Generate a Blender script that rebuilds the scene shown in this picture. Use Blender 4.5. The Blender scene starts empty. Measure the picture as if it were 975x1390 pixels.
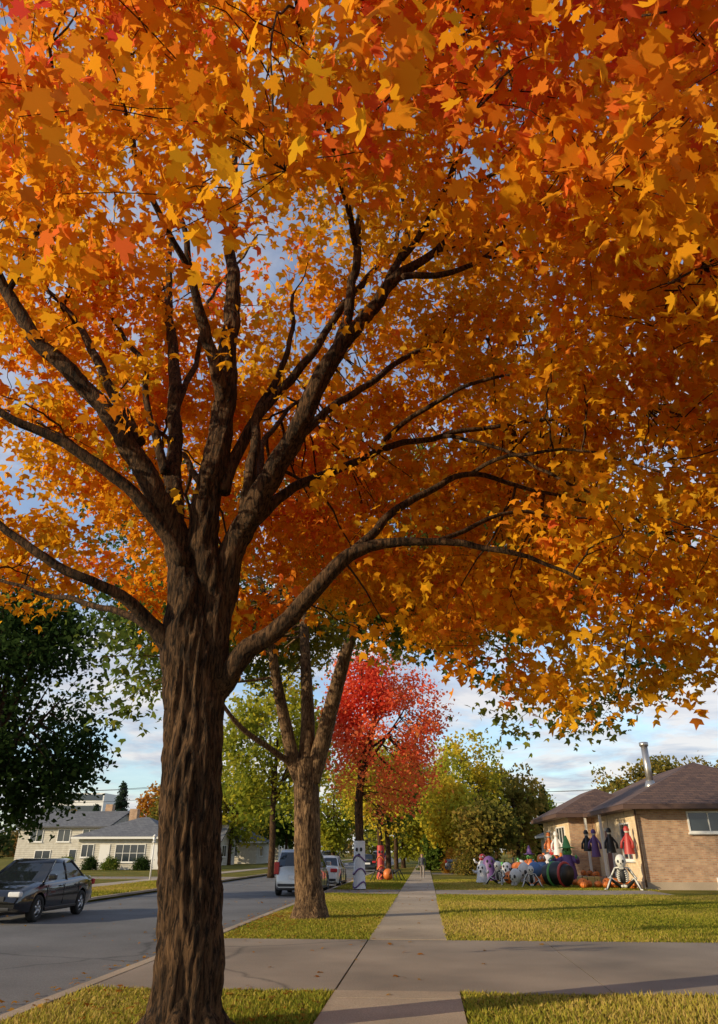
import bpy, math, random
import numpy as np
from mathutils import Vector, Matrix, noise, kdtree
rng=np.random.default_rng(7); random.seed(7)
sc=bpy.context.scene
# ------------------------------------------------------------------ camera
F=977.0; TH=math.radians(27.4); PSI=math.radians(4.7); H=1.5
cT,sT=math.cos(TH),math.sin(TH); cP,sP=math.cos(PSI),math.sin(PSI)
cam=bpy.data.cameras.new('camera'); co=bpy.data.objects.new('camera',cam); sc.collection.objects.link(co)
co.location=(0,0,H); co.rotation_euler=(math.pi/2+TH,0,PSI)
cam.sensor_fit='VERTICAL'; cam.sensor_height=36; cam.lens=F/1390*36; cam.shift_y=-45/1390
cam.clip_end=6000; cam.clip_start=0.05; sc.camera=co
sc.view_settings.view_transform='Standard'; sc.view_settings.look='None'; sc.view_settings.exposure=0

def at(px,py,d):   # image pixel unprojected at a chosen depth -> world position
    u=px-487.5; v=650-py; Y=F*cT-v*sT; Z=F*sT+v*cT; t=d/Y; X=u*t
    return Vector((X*cP-d*sP, X*sP+d*cP, H+Z*t))
def gp(px,d):
    X=(px-487.5)*d/1112
    return Vector((X*cP-d*sP, X*sP+d*cP, 0))
# ------------------------------------------------------------------ materials
def nt(name):
    m=bpy.data.materials.new(name); m.use_nodes=True; n=m.node_tree; b=n.nodes['Principled BSDF']; return m,n,b
def simple(name,col,rough=.6,metal=0,var=.12,scale=8,bump=0,coat=0,spec=.5):
    m,n,b=nt(name); tc=n.nodes.new('ShaderNodeTexCoord'); no=n.nodes.new('ShaderNodeTexNoise'); no.inputs['Scale'].default_value=scale; no.inputs['Detail'].default_value=6
    n.links.new(tc.outputs['Object'],no.inputs['Vector'])
    mx=n.nodes.new('ShaderNodeMix'); mx.data_type='RGBA'
    mx.inputs['A'].default_value=(*[c*(1-var) for c in col],1); mx.inputs['B'].default_value=(*[min(1,c*(1+var)) for c in col],1)
    n.links.new(no.outputs['Fac'],mx.inputs['Factor']); n.links.new(mx.outputs['Result'],b.inputs['Base Color'])
    b.inputs['Roughness'].default_value=rough; b.inputs['Metallic'].default_value=metal; b.inputs['Coat Weight'].default_value=coat
    b.inputs['Specular IOR Level'].default_value=spec
    if bump:
        bp=n.nodes.new('ShaderNodeBump'); bp.inputs['Strength'].default_value=bump; bp.inputs['Distance'].default_value=.02
        n.links.new(no.outputs['Fac'],bp.inputs['Height']); n.links.new(bp.outputs['Normal'],b.inputs['Normal'])
    return m
def leafmat(name,trans=.45,rough=.55):
    m,n,b=nt(name); a=n.nodes.new('ShaderNodeAttribute'); a.attribute_name='col'
    n.nodes.remove(b); b=n.nodes.new('ShaderNodeBsdfDiffuse')
    n.links.new(a.outputs['Color'],b.inputs['Color'])
    tr=n.nodes.new('ShaderNodeBsdfTranslucent'); n.links.new(a.outputs['Color'],tr.inputs['Color'])
    ms=n.nodes.new('ShaderNodeMixShader'); ms.inputs[0].default_value=trans
    n.links.new(b.outputs[0],ms.inputs[1]); n.links.new(tr.outputs[0],ms.inputs[2]); n.links.new(ms.outputs[0],n.nodes['Material Output'].inputs['Surface'])
    return m
def barkmat(name,c1,c2):
    m,n,b=nt(name); tc=n.nodes.new('ShaderNodeTexCoord'); mp=n.nodes.new('ShaderNodeMapping'); mp.inputs['Scale'].default_value=(16,16,2.8)
    n.links.new(tc.outputs['Object'],mp.inputs['Vector'])
    no=n.nodes.new('ShaderNodeTexNoise'); no.inputs['Scale'].default_value=1.8; no.inputs['Detail'].default_value=10; no.inputs['Roughness'].default_value=.70; no.inputs['Distortion'].default_value=.8
    n.links.new(mp.outputs[0],no.inputs['Vector'])
    n2=n.nodes.new('ShaderNodeTexNoise'); n2.inputs['Scale'].default_value=2.5; n2.inputs['Detail'].default_value=4; n.links.new(tc.outputs['Object'],n2.inputs['Vector'])
    cr=n.nodes.new('ShaderNodeValToRGB'); cr.color_ramp.elements[0].position=.42; cr.color_ramp.elements[0].color=(*c1,1); cr.color_ramp.elements[1].position=.66; cr.color_ramp.elements[1].color=(*c2,1)
    n.links.new(no.outputs['Fac'],cr.inputs['Fac'])
    mr=n.nodes.new('ShaderNodeMapRange'); mr.inputs['From Min'].default_value=.3; mr.inputs['From Max'].default_value=.7; mr.inputs['To Min'].default_value=.45; mr.inputs['To Max'].default_value=1.0; n.links.new(n2.outputs['Fac'],mr.inputs['Value'])
    mx=n.nodes.new('ShaderNodeMix'); mx.data_type='RGBA'; mx.blend_type='MULTIPLY'; mx.inputs['Factor'].default_value=1
    n.links.new(cr.outputs['Color'],mx.inputs['A']); n.links.new(mr.outputs['Result'],mx.inputs['B']); n.links.new(mx.outputs['Result'],b.inputs['Base Color'])
    bp=n.nodes.new('ShaderNodeBump'); bp.inputs['Strength'].default_value=1.0; bp.inputs['Distance'].default_value=.05
    n.links.new(no.outputs['Fac'],bp.inputs['Height']); n.links.new(bp.outputs['Normal'],b.inputs['Normal']); b.inputs['Roughness'].default_value=.9; b.inputs['Specular IOR Level'].default_value=.2
    return m
LEAF=leafmat('maple_leaf',.52); LEAFG=leafmat('green_leaf',.4)
BARK=barkmat('bark',(.016,.009,.005),(.22,.12,.056)); BARK2=barkmat('bark_painted_sunlit',(.06,.032,.018),(.46,.28,.14))  # second bark is a brighter copy with sunlight put into its colour
GRASSB=leafmat('grass_blade',.35)
# ------------------------------------------------------------------ mesh helpers
def link(o,parent=None,world=False):
    sc.collection.objects.link(o)
    if parent is not None:
        o.parent=parent
        if world: o.matrix_parent_inverse=Matrix.Translation(-parent.location)
    return o
def empty(name,loc=(0,0,0),rot=0):
    e=bpy.data.objects.new(name,None); e.empty_display_size=.3; e.location=loc; e.rotation_euler=(0,0,rot); sc.collection.objects.link(e); return e
def poly_mesh(name,V,nper,mat,col=None,smooth=False):
    me=bpy.data.meshes.new(name); nv=len(V); nf=nv//nper
    me.vertices.add(nv); me.vertices.foreach_set('co',np.ascontiguousarray(V,dtype=np.float32).ravel())
    me.loops.add(nv); me.loops.foreach_set('vertex_index',np.arange(nv,dtype=np.int32))
    me.polygons.add(nf); me.polygons.foreach_set('loop_start',np.arange(0,nv,nper,dtype=np.int32))
    me.update(calc_edges=True)
    if col is not None:
        ca=me.color_attributes.new('col','FLOAT_COLOR','POINT'); c=np.ones((nf,4),dtype=np.float32); c[:,:3]=col
        ca.data.foreach_set('color',np.repeat(c,nper,axis=0).ravel())
    me.materials.append(mat); return bpy.data.objects.new(name,me)
def pyd(name,verts,faces,mat,smooth=False):
    me=bpy.data.meshes.new(name); me.from_pydata([tuple(v) for v in verts],[],faces); me.update()
    ms=mat if isinstance(mat,list) else [mat]
    for m in ms: me.materials.append(m)
    if smooth: me.polygons.foreach_set('use_smooth',[True]*len(me.polygons))
    return bpy.data.objects.new(name,me)
def box(name,x0,x1,y0,y1,z0,z1,mat,parent=None,bevel=0):
    v=[(x0,y0,z0),(x1,y0,z0),(x1,y1,z0),(x0,y1,z0),(x0,y0,z1),(x1,y0,z1),(x1,y1,z1),(x0,y1,z1)]
    f=[(3,2,1,0),(4,5,6,7),(0,1,5,4),(1,2,6,5),(2,3,7,6),(3,0,4,7)]
    o=pyd(name,v,f,mat); link(o,parent)
    if bevel:
        b=o.modifiers.new('b','BEVEL'); b.width=bevel; b.segments=2
    return o
class Tubes:
    def __init__(s): s.v=[]; s.f=[]
    def add(s,pts,rad,seg=6,disp=0,cap=True,scale=1.0):
        n=len(pts); base=len(s.v); ref=None
        for i in range(n):
            a=pts[max(0,i-1)]; b=pts[min(n-1,i+1)]; t=(b-a); 
            if t.length<1e-6: t=Vector((0,0,1))
            t.normalize()
            if ref is None: ref=Vector((1,0,0)) if abs(t.x)<.8 else Vector((0,1,0))
            x=(ref-t*ref.dot(t)).normalized(); y=t.cross(x); ref=x
            for k in range(seg):
                an=2*math.pi*k/seg; d=x*math.cos(an)+y*math.sin(an); r=rad[i]
                p=pts[i]+d*r
                if disp:
                    q=Vector((p.x*12,p.y*12,p.z*1.7))*scale
                    h=1-2*abs(noise.noise(q)); h2=noise.noise(q*2.3+Vector((5,1,2)))
                    p=p+d*(disp*(h*.8+h2*.5-.4)*min(1,r/.15))
                    p=p+d*r*.10*noise.noise(Vector((pts[i].x+d.x*.5,pts[i].y+d.y*.5,pts[i].z*.7)))
                s.v.append(p)
        for i in range(n-1):
            for k in range(seg):
                a=base+i*seg+k; b=base+i*seg+(k+1)%seg; s.f.append((a,b,b+seg,a+seg))
        if cap:
            s.f.append(tuple(base+(n-1)*seg+k for k in range(seg))); s.f.append(tuple(base+k for k in reversed(range(seg))))
    def obj(s,name,mat,parent=None,world=False,smooth=True):
        o=pyd(name,s.v,s.f,mat,smooth); return link(o,parent,world)
def catmull(P,R,step):
    out=[];ro=[]
    for i in range(len(P)-1):
        p0=P[max(0,i-1)];p1=P[i];p2=P[i+1];p3=P[min(len(P)-1,i+2)]
        n=max(2,int((p2-p1).length/step))
        for k in range(n):
            t=k/n
            out.append(.5*((2*p1)+(p2-p0)*t+(2*p0-5*p1+4*p2-p3)*t*t+(3*p1-p0-3*p2+p3)*t**3)); ro.append(R[i]*(1-t)+R[i+1]*t)
    out.append(P[-1]); ro.append(R[-1]); return out,ro
def fld(P,f,seed=0):
    r=np.random.default_rng(seed); K=r.normal(size=(12,3))*f; ph=r.uniform(0,6.28,12)
    return np.sin(P@K.T+ph).sum(1)/math.sqrt(6)
_h=[(.10,-.05),(.34,-.14),(.30,.06),(.62,.26),(.44,.40),(.50,.60),(.20,.52),(.24,.80),(.0,1.08)]
MAPLE=np.array([(0,.04)]+_h+[(-x,y) for x,y in _h[-2::-1]])-np.array([0,.35])
MAPLE_S=np.array([(0,0),(.34,-.10),(.28,.14),(.58,.40),(.22,.50),(0,1.0),(-.22,.50),(-.58,.40),(-.28,.14),(-.34,-.10)])-np.array([0,.35])
MAPLE_T=np.array([(0,-.05),(.34,0),(.58,.42),(.20,.46),(0,1.0),(-.20,.46),(-.58,.42),(-.34,0)])-np.array([0,.35])
KITE=np.array([(0,-.5),(.38,.05),(0,.55),(-.38,.05)])
def leaves(name,C,size,col,mat,shape=MAPLE_S,droop=.6,parent=None,flat=False,frame=None):
    n=len(C)
    a=rng.normal(size=(n,3)); a[:,2]=a[:,2]*.5-droop
    if flat: a[:,2]*=.12
    if frame is not None: a=a*.75+frame
    a/=np.linalg.norm(a,axis=1)[:,None]
    nn=rng.normal(size=(n,3))*.8; nn[:,2]+=.5
    if flat: nn*=.25; nn[:,2]+=1
    nn-=a*(a*nn).sum(1)[:,None]; nn/=np.linalg.norm(nn,axis=1)[:,None]+1e-9
    b=np.cross(a,nn)
    s=(size*rng.uniform(.6,1.25,n))[:,None,None]
    sx=shape[:,0][None,:,None]; sy=shape[:,1][None,:,None]
    curl=rng.uniform(-.2,1.0,n)[:,None,None]; tw=rng.normal(0,.25,n)[:,None,None]
    sz=-(sx**2*1.2+sy**2*.5)*curl+sx*sy*tw
    V=C[:,None,:]+s*(sx*b[:,None,:]+sy*a[:,None,:]+sz*nn[:,None,:])
    o=poly_mesh(name,V.reshape(-1,3),len(shape),mat,col)
    return link(o,parent,True) if parent is not None else link(o)
def pal(t,cols):
    t=np.clip(t,0,.9999)*(len(cols)-1); i=t.astype(int); f=(t-i)[:,None]; c=np.array(cols)
    return c[i]*(1-f)+c[i+1]*f
def grow(tub,nodes,targets,r0,r1,bend=.25,seg=5,npt=6,add=True,dmax=99):
    kd=kdtree.KDTree(len(nodes))
    for i,(p,r) in enumerate(nodes): kd.insert(p,i)
    kd.balance(); new=[]
    for T in targets:
        T=Vector(T)
        c,i,d=kd.find(T)
        if d<.12 or d>dmax: continue
        rr=min(nodes[i][1]*.7,r0*(.6+.4*min(1,d/2))); pts=[];rad=[]
        off=Vector((random.uniform(-1,1),random.uniform(-1,1),random.uniform(-.2,1)))*d*bend
        for k in range(npt+1):
            t=k/npt; p=c.lerp(T,t)+off*(4*t*(1-t))*.5
            if 0<k<npt: p=p+Vector((random.gauss(0,1),random.gauss(0,1),random.gauss(0,1)))*min(d,1.5)*.016
            pts.append(p); rad.append(rr*(1-t)+r1*t)
        tub.add(pts,rad,seg,cap=False)
        new+= list(zip(pts[1:],rad[1:]))
    return nodes+new if add else nodes
# ------------------------------------------------------------------ world
w=bpy.data.worlds.new('World'); sc.world=w; w.use_nodes=True; n=w.node_tree; bg=n.nodes['Background']
SD=Vector((-.86,-.50,0)).normalized(); EL=math.radians(17)
sky=n.nodes.new('ShaderNodeTexSky'); sky.sky_type='NISHITA'; sky.sun_disc=False; sky.sun_elevation=EL; sky.sun_rotation=math.atan2(SD.x,SD.y); sky.air_density=1.0; sky.dust_density=.4; sky.ozone_density=2.0
tc=n.nodes.new('ShaderNodeTexCoord'); sx=n.nodes.new('ShaderNodeSeparateXYZ'); n.links.new(tc.outputs['Generated'],sx.inputs[0])
def M(op,a,b):
    m=n.nodes.new('ShaderNodeMath'); m.operation=op
    for i,q in enumerate((a,b)):
        if isinstance(q,(int,float)): m.inputs[i].default_value=q
        else: n.links.new(q,m.inputs[i])
    return m.outputs[0]
zz=M('ADD',M('MAXIMUM',sx.outputs['Z'],0.0),.12)
cx=n.nodes.new('ShaderNodeCombineXYZ'); n.links.new(M('DIVIDE',sx.outputs['X'],zz),cx.inputs[0]); n.links.new(M('DIVIDE',sx.outputs['Y'],zz),cx.inputs[1])
def NZ(sc_,det,off):
    mp=n.nodes.new('ShaderNodeMapping'); mp.inputs['Location'].default_value=off; n.links.new(cx.outputs[0],mp.inputs[0])
    q=n.nodes.new('ShaderNodeTexNoise'); q.inputs['Scale'].default_value=sc_; q.inputs['Detail'].default_value=det; q.inputs['Roughness'].default_value=.6; q.inputs['Distortion'].default_value=.3; n.links.new(mp.outputs[0],q.inputs['Vector']); return q.outputs['Fac']
d1=NZ(1.3,9,(3,1,0)); d2=NZ(2.2,8,(9,4,0))
lowc=M('SUBTRACT',d1,M('MULTIPLY',M('SUBTRACT',sx.outputs['Z'],.26),.18))
cr=n.nodes.new('ShaderNodeValToRGB'); cr.color_ramp.elements[0].position=.42; cr.color_ramp.elements[0].color=(.22,.22,.22,1); cr.color_ramp.elements[1].position=.56; cr.color_ramp.elements[1].color=(1,1,1,1); n.links.new(lowc,cr.inputs[0])
cc=n.nodes.new('ShaderNodeValToRGB'); cc.color_ramp.elements[0].position=.38; cc.color_ramp.elements[0].color=(3.3,3.5,4.2,1); cc.color_ramp.elements[1].position=.58; cc.color_ramp.elements[1].color=(6.0,5.6,5.4,1); n.links.new(d2,cc.inputs[0])
tn=n.nodes.new('ShaderNodeMix'); tn.data_type='RGBA'; tn.blend_type='MULTIPLY'; tn.inputs['Factor'].default_value=1; n.links.new(sky.outputs[0],tn.inputs['A']); tn.inputs['B'].default_value=(1.25,1.35,1.45,1)
mx=n.nodes.new('ShaderNodeMix'); mx.data_type='RGBA'; n.links.new(M('MULTIPLY',cr.outputs['Color'],.85),mx.inputs['Factor']); n.links.new(tn.outputs['Result'],mx.inputs['A']); n.links.new(cc.outputs['Color'],mx.inputs['B'])
n.links.new(mx.outputs['Result'],bg.inputs['Color']); bg.inputs['Strength'].default_value=.15
sl=bpy.data.lights.new('sun','SUN'); sl.energy=5.0; sl.angle=math.radians(.5); sl.color=(1,.83,.55)
so=bpy.data.objects.new('sun',sl); sc.collection.objects.link(so)
sdir=Vector((SD.x*math.cos(EL),SD.y*math.cos(EL),math.sin(EL))); so.rotation_euler=(-sdir).to_track_quat('-Z','Y').to_euler(); so.location=(-30,-20,20)
# ------------------------------------------------------------------ ground
KX,KL=-4.4,-12.2
def groundmat():
    m,n,b=nt('grass_ground'); tc=n.nodes.new('ShaderNodeTexCoord')
    a=n.nodes.new('ShaderNodeTexNoise'); a.inputs['Scale'].default_value=.35; a.inputs['Detail'].default_value=5; n.links.new(tc.outputs['Object'],a.inputs['Vector'])
    c=n.nodes.new('ShaderNodeTexNoise'); c.inputs['Scale'].default_value=30; c.inputs['Detail'].default_value=6; n.links.new(tc.outputs['Object'],c.inputs['Vector'])
    r=n.nodes.new('ShaderNodeValToRGB'); r.color_ramp.elements[0].position=.35; r.color_ramp.elements[0].color=(.10,.11,.015,1); r.color_ramp.elements[1].position=.65; r.color_ramp.elements[1].color=(.24,.19,.04,1); n.links.new(a.outputs['Fac'],r.inputs[0])
    x=n.nodes.new('ShaderNodeMix'); x.data_type='RGBA'; x.blend_type='MULTIPLY'; x.inputs['Factor'].default_value=.7
    r2=n.nodes.new('ShaderNodeValToRGB'); r2.color_ramp.elements[0].position=.3; r2.color_ramp.elements[0].color=(.45,.42,.35,1); r2.color_ramp.elements[1].position=.7; r2.color_ramp.elements[1].color=(1.5,1.5,1.3,1); n.links.new(c.outputs['Fac'],r2.inputs[0])
    n.links.new(r.outputs[0],x.inputs['A']); n.links.new(r2.outputs[0],x.inputs['B']); n.links.new(x.outputs['Result'],b.inputs['Base Color']); b.inputs['Roughness'].default_value=.95; b.inputs['Specular IOR Level'].default_value=.1
    bp=n.nodes.new('ShaderNodeBump'); bp.inputs['Distance'].default_value=.08; bp.inputs['Strength'].default_value=1; n.links.new(c.outputs['Fac'],bp.inputs['Height']); n.links.new(bp.outputs[0],b.inputs['Normal']); return m
GM=groundmat()
prof=[(-2500,0),(-60,0),(KL-.15,0),(KL-.15,-.13),(KX+.15,-.13),(KX+.15,0),(60,0),(2500,0)]
ys=[-300,-20,20,60,120,300,3000]; V=[];Fc=[]
for y in ys:
    for x,z in prof: V.append((x,y,z))
for j in range(len(ys)-1):
    for i in range(len(prof)-1):
        a=j*len(prof)+i; Fc.append((a,a+1,a+1+len(prof),a+len(prof)))
link(pyd('ground',V,Fc,GM))
def surf(name,c,rough,spk,patch,crack=False):
    m,n,b=nt(name); tc=n.nodes.new('ShaderNodeTexCoord')
    a=n.nodes.new('ShaderNodeTexNoise'); a.inputs['Scale'].default_value=.5; a.inputs['Detail'].default_value=8; n.links.new(tc.outputs['Object'],a.inputs['Vector'])
    s=n.nodes.new('ShaderNodeTexNoise'); s.inputs['Scale'].default_value=60; s.inputs['Detail'].default_value=4; n.links.new(tc.outputs['Object'],s.inputs['Vector'])
    r=n.nodes.new('ShaderNodeValToRGB'); r.color_ramp.elements[0].position=.3; r.color_ramp.elements[0].color=(*[q*(1-patch) for q in c],1); r.color_ramp.elements[1].position=.7; r.color_ramp.elements[1].color=(*[q*(1+patch) for q in c],1); n.links.new(a.outputs['Fac'],r.inputs[0])
    r2=n.nodes.new('ShaderNodeValToRGB'); r2.color_ramp.elements[0].position=.35; r2.color_ramp.elements[0].color=(1-spk,)*3+(1,); r2.color_ramp.elements[1].position=.65; r2.color_ramp.elements[1].color=(1+spk,)*3+(1,); n.links.new(s.outputs['Fac'],r2.inputs[0])
    x=n.nodes.new('ShaderNodeMix'); x.data_type='RGBA'; x.blend_type='MULTIPLY'; x.inputs['Factor'].default_value=1; n.links.new(r.outputs[0],x.inputs['A']); n.links.new(r2.outputs[0],x.inputs['B'])
    out=x.outputs['Result']
    if crack:
        v=n.nodes.new('ShaderNodeTexVoronoi'); v.feature='DISTANCE_TO_EDGE'; v.inputs['Scale'].default_value=.16
        dn=n.nodes.new('ShaderNodeTexNoise'); dn.inputs['Scale'].default_value=1.2; dn.inputs['Detail'].default_value=6; n.links.new(tc.outputs['Object'],dn.inputs['Vector'])
        ad=n.nodes.new('ShaderNodeMix'); ad.data_type='RGBA'; ad.inputs['Factor'].default_value=.35; n.links.new(tc.outputs['Object'],ad.inputs['A']); n.links.new(dn.outputs['Color'],ad.inputs['B']); n.links.new(ad.outputs['Result'],v.inputs['Vector'])
        r3=n.nodes.new('ShaderNodeValToRGB'); r3.color_ramp.elements[0].position=0; r3.color_ramp.elements[0].color=(.5,.5,.5,1); r3.color_ramp.elements[1].position=.006; r3.color_ramp.elements[1].color=(1,1,1,1); n.links.new(v.outputs['Distance'],r3.inputs[0])
        x2=n.nodes.new('ShaderNodeMix'); x2.data_type='RGBA'; x2.blend_type='MULTIPLY'; x2.inputs['Factor'].default_value=1; n.links.new(out,x2.inputs['A']); n.links.new(r3.outputs[0],x2.inputs['B']); out=x2.outputs['Result']
    n.links.new(out,b.inputs['Base Color']); b.inputs['Roughness'].default_value=rough
    bp=n.nodes.new('ShaderNodeBump'); bp.inputs['Distance'].default_value=.01; bp.inputs['Strength'].default_value=.5; n.links.new(s.outputs['Fac'],bp.inputs['Height']); n.links.new(bp.outputs[0],b.inputs['Normal']); return m
ASP=surf('asphalt',(.13,.125,.125),.85,.3,.22,True); CON=surf('concrete',(.36,.28,.20),.85,.18,.28); CON2=surf('driveway_concrete',(.25,.20,.155),.85,.18,.30,True)
def sheet(name,x0,x1,y0,y1,z,mat): return link(pyd(name,[(x0,y0,z),(x1,y0,z),(x1,y1,z),(x0,y1,z)],[(0,1,2,3)],mat))
sheet('road',KL-.1,KX+.1,-200,900,-.122,ASP)
def slabs(name,x0,x1,y0,y1,st,z,mat,gap=.012,alongx=False):
    V=[];Fc=[]; y=y0
    while y<y1-.01:
        e=min(y+st,y1); b=len(V); dz=random.uniform(-.003,.003)
        a0,a1,b0,b1=x0,x1,y+gap,e-gap
        for (xx,yy,zz_) in [(a0,b0,-.05),(a1,b0,-.05),(a1,b1,-.05),(a0,b1,-.05),(a0,b0,z+dz),(a1,b0,z+dz),(a1,b1,z),(a0,b1,z)]: V.append((xx,yy,zz_) if not alongx else (yy,xx,zz_))
        Fc+=[tuple(b+k for k in q) for q in [(4,5,6,7),(0,1,5,4),(1,2,6,5),(2,3,7,6),(3,0,4,7)]]; y=e
    return link(pyd(name,V,Fc,mat))
slabs('sidewalk',-1.15,.34,-8,10.5,1.5,.022,CON); slabs('sidewalk',-1.15,.34,16.2,230,1.5,.022,CON)
slabs('sidewalk',-17.2,-15.8,-20,230,1.5,.022,CON)
slabs('kerb',KX,KX+.16,-60,400,3,.02,CON,.006); slabs('kerb',KL-.16,KL,-60,400,3,.02,CON,.006)
slabs('driveway',10.5,16.2,-1.15,24,3.3,.018,CON2,.008,True); slabs('driveway',10.5,16.2,KX+.17,-1.16,3.3,.018,CON2,.008,True)
slabs('driveway',33.0,36.6,.36,9.6,2.3,.018,CON2,.008,True); slabs('driveway',33.0,36.6,KX+.17,-1.17,3.3,.018,CON2,.008,True)
slabs('driveway',50.0,54,-30,KL-.17,2.6,.018,CON2,.008,True)
slabs('driveway',62,66,-1+1.4,14,2.6,.018,CON2,.008,True)
# ------------------------------------------------------------------ grass blades + litter
def scatter(x0,x1,y0,y1,n): return np.c_[rng.uniform(x0,x1,n),rng.uniform(y0,y1,n),np.zeros(n)]
G=np.vstack([scatter(-4.2,-1.17,5,10.5,28000),scatter(.36,8,6,10.5,40000),scatter(-4.2,-1.13,16.15,33,60000),scatter(.32,15,16.1,33,170000),scatter(.36,10,36.6,50,40000),scatter(-4.2,-1.17,36.6,60,25000),scatter(-15.7,-12.4,18,50,45000)])
n_=len(G); hgt=rng.uniform(.02,.06,n_)*(1+.3*fld(G,.8,3)); ang=rng.uniform(0,6.28,n_); wd=.007+.0006*G[:,1]
dx=np.c_[np.cos(ang),np.sin(ang),np.zeros(n_)]*wd[:,None]; ln=rng.normal(0,.025,(n_,3)); ln[:,2]=hgt
V=np.stack([G-dx,G+dx,G+ln],1).reshape(-1,3)
t=.5+.22*fld(G,.6,5)+rng.normal(0,.25,n_)
link(poly_mesh('grass',V,3,GRASSB,pal(t,[(.14,.17,.02),(.26,.26,.03),(.40,.33,.05),(.52,.37,.11)])))
L=[scatter(-4.3,-1.2,5,10.5,140),scatter(-4.3,-1.2,16.3,40,500),scatter(.4,14,16.3,50,260),scatter(-1.1,.3,9,50,60),scatter(-15.7,-12.4,18,50,1200),scatter(-28,-17,18,60,700),scatter(0,12,11,16,14),scatter(-4,-1,11,16,14)]
r_=scatter(KL+.1,KX-.1,14,60,160); r_[:,2]=-.118; L.append(r_); r_=scatter(KX-.7,KX-.02,8,60,600); r_[:,2]=-.118; L.append(r_)
q=rng.normal(size=(400,3))*[.9,1.0,0]+[-2.35,8.2,0]; L.append(q[(q[:,0]<-1.2)&(q[:,0]>-4.3)]); q=rng.normal(size=(700,3))*[.8,1.3,0]+[-2.97,20.9,0]; L.append(q[(q[:,0]<-1.2)&(q[:,0]>-4.3)])
L=np.vstack(L); L[:,2]+=.035
leaves('fallen_leaves',L,.085,pal(rng.uniform(0,1,len(L)),[(.40,.13,.02),(.45,.20,.03),(.5,.28,.05),(.24,.12,.05)]),LEAF,flat=True)
# ------------------------------------------------------------------ main maple
K_=.88   # near tree scaled toward the camera, putting its base out of frame
E=empty('maple_tree',(-2.33,8.2,0)); tb=Tubes(); nodes=[]
def at8(a,b,d): return at(a,b,d*K_)
def limb(spec,seg=14,disp=.012,step=.12,sway=.03):
    P=[at8(a,b,d) for a,b,d,r in spec]; R=[r*.95*K_ for *_,r in spec]
    P,R=catmull(P,R,step)
    if sway:
        P=[p+noise.noise_vector(p*1.3)*sway*2+noise.noise_vector(p*3.1)*sway for p in P]
    tb.add(P,R,seg,disp); 
    for p,r in list(zip(P,R))[::3]: nodes.append((p,r))
b0=at8(257,1300,9.4); base=Vector((b0.x,b0.y,0))
P=[base+Vector((0,0,-.1)),base+Vector((0,0,.06)),base+Vector((0,0,.22)),at8(257,1300,9.4),at8(257,1200,9.4),at8(258,1100,9.4),at8(262,1000,9.4),at8(264,900,9.4),at8(258,820,9.4)]
R=[r*K_ for r in [.50,.43,.37,.345,.335,.33,.34,.36,.28]]
P,R=catmull(P,R,.028); tb.add(P,R,130,.052); 
for k in range(7):
    an=k*.9+.3; d=Vector((math.cos(an),math.sin(an),0))
    pp,rr=catmull([base+d*.18+Vector((0,0,.35)),base+d*.28+Vector((0,0,.12)),base+d*.46+Vector((0,0,-.02)),base+d*.7+Vector((0,0,-.10))],[.10,.10,.08,.04],.06); tb.add(pp,rr,14,.02)
limb([(250,960,9.35,.24),(247,870,9.3,.26),(250,800,9.3,.235),(246,745,9.35,.20),(238,700,9.5,.15),(235,640,9.8,.13),(240,560,10.3,.115),(236,480,10.7,.10),(228,400,11,.075),(232,300,11.2,.05),(250,200,11.4,.03)],44,.036,.045)
limb([(283,980,9.45,.21),(286,900,9.4,.235),(287,820,9.4,.22),(276,745,9.35,.23),(285,660,9.3,.195),(300,590,9.3,.18),(309,500,9.4,.16),(314,420,9.5,.13),(316,350,9.6,.10),(318,260,9.7,.07),(325,150,9.8,.045)],44,.036,.045)
limb([(282,900,9.5,.20),(300,820,9.5,.20),(318,745,9.4,.19),(350,680,9.2,.175),(395,600,9,.155),(430,530,8.8,.14),(455,480,8.7,.13),(500,425,8.6,.115),(545,370,8.5,.09),(590,340,8.4,.06),(660,240,8.2,.035),(820,205,7.9,.015)],28,.024,.06)
limb([(250,760,9.3,.17),(225,690,9.1,.165),(180,610,8.9,.15),(120,530,8.6,.125),(60,470,8.4,.11),(10,400,8.2,.095),(-60,300,8,.06),(-120,200,7.9,.03)],24,.022,.06)
limb([(250,770,9.2,.12),(232,735,9.1,.11),(180,670,8.8,.085),(110,610,8.5,.075),(50,580,8.3,.065),(0,560,8.1,.055),(-90,500,7.8,.03)],14)
limb([(238,890,9.3,.14),(215,860,9.2,.11),(190,835,9.0,.085),(140,795,8.7,.07),(80,770,8.5,.06),(30,735,8.3,.05),(-10,705,8.2,.045),(-100,640,8,.02)],14)
limb([(215,860,9.2,.07),(170,835,9.4,.05),(110,815,9.8,.04),(50,805,10.2,.03),(-20,780,10.6,.02)],10)
limb([(228,730,9.3,.09),(205,690,9.6,.06),(150,650,10.4,.045),(100,600,11,.035),(40,560,11.6,.02)],10)
limb([(190,600,8.95,.10),(160,540,9.2,.085),(120,470,9.6,.07),(90,420,10,.05),(40,370,10.4,.03)],12)
limb([(225,640,9.6,.08),(205,560,9.8,.06),(190,490,10.1,.05),(150,430,10.5,.03)],10)
limb([(303,560,9.35,.13),(292,500,9.1,.11),(278,440,8.9,.095),(262,370,8.7,.06),(240,280,8.4,.04),(190,170,8,.02)],14)
limb([(300,670,9.3,.11),(330,600,9.5,.09),(380,530,9.7,.08),(430,470,9.9,.07),(478,400,10.1,.065),(530,340,10.3,.05),(560,260,10.5,.03)],14)
limb([(325,720,9.3,.12),(345,620,9.3,.085),(352,560,9.6,.07),(388,490,9.9,.05),(400,400,10.2,.03)],12)
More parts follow.
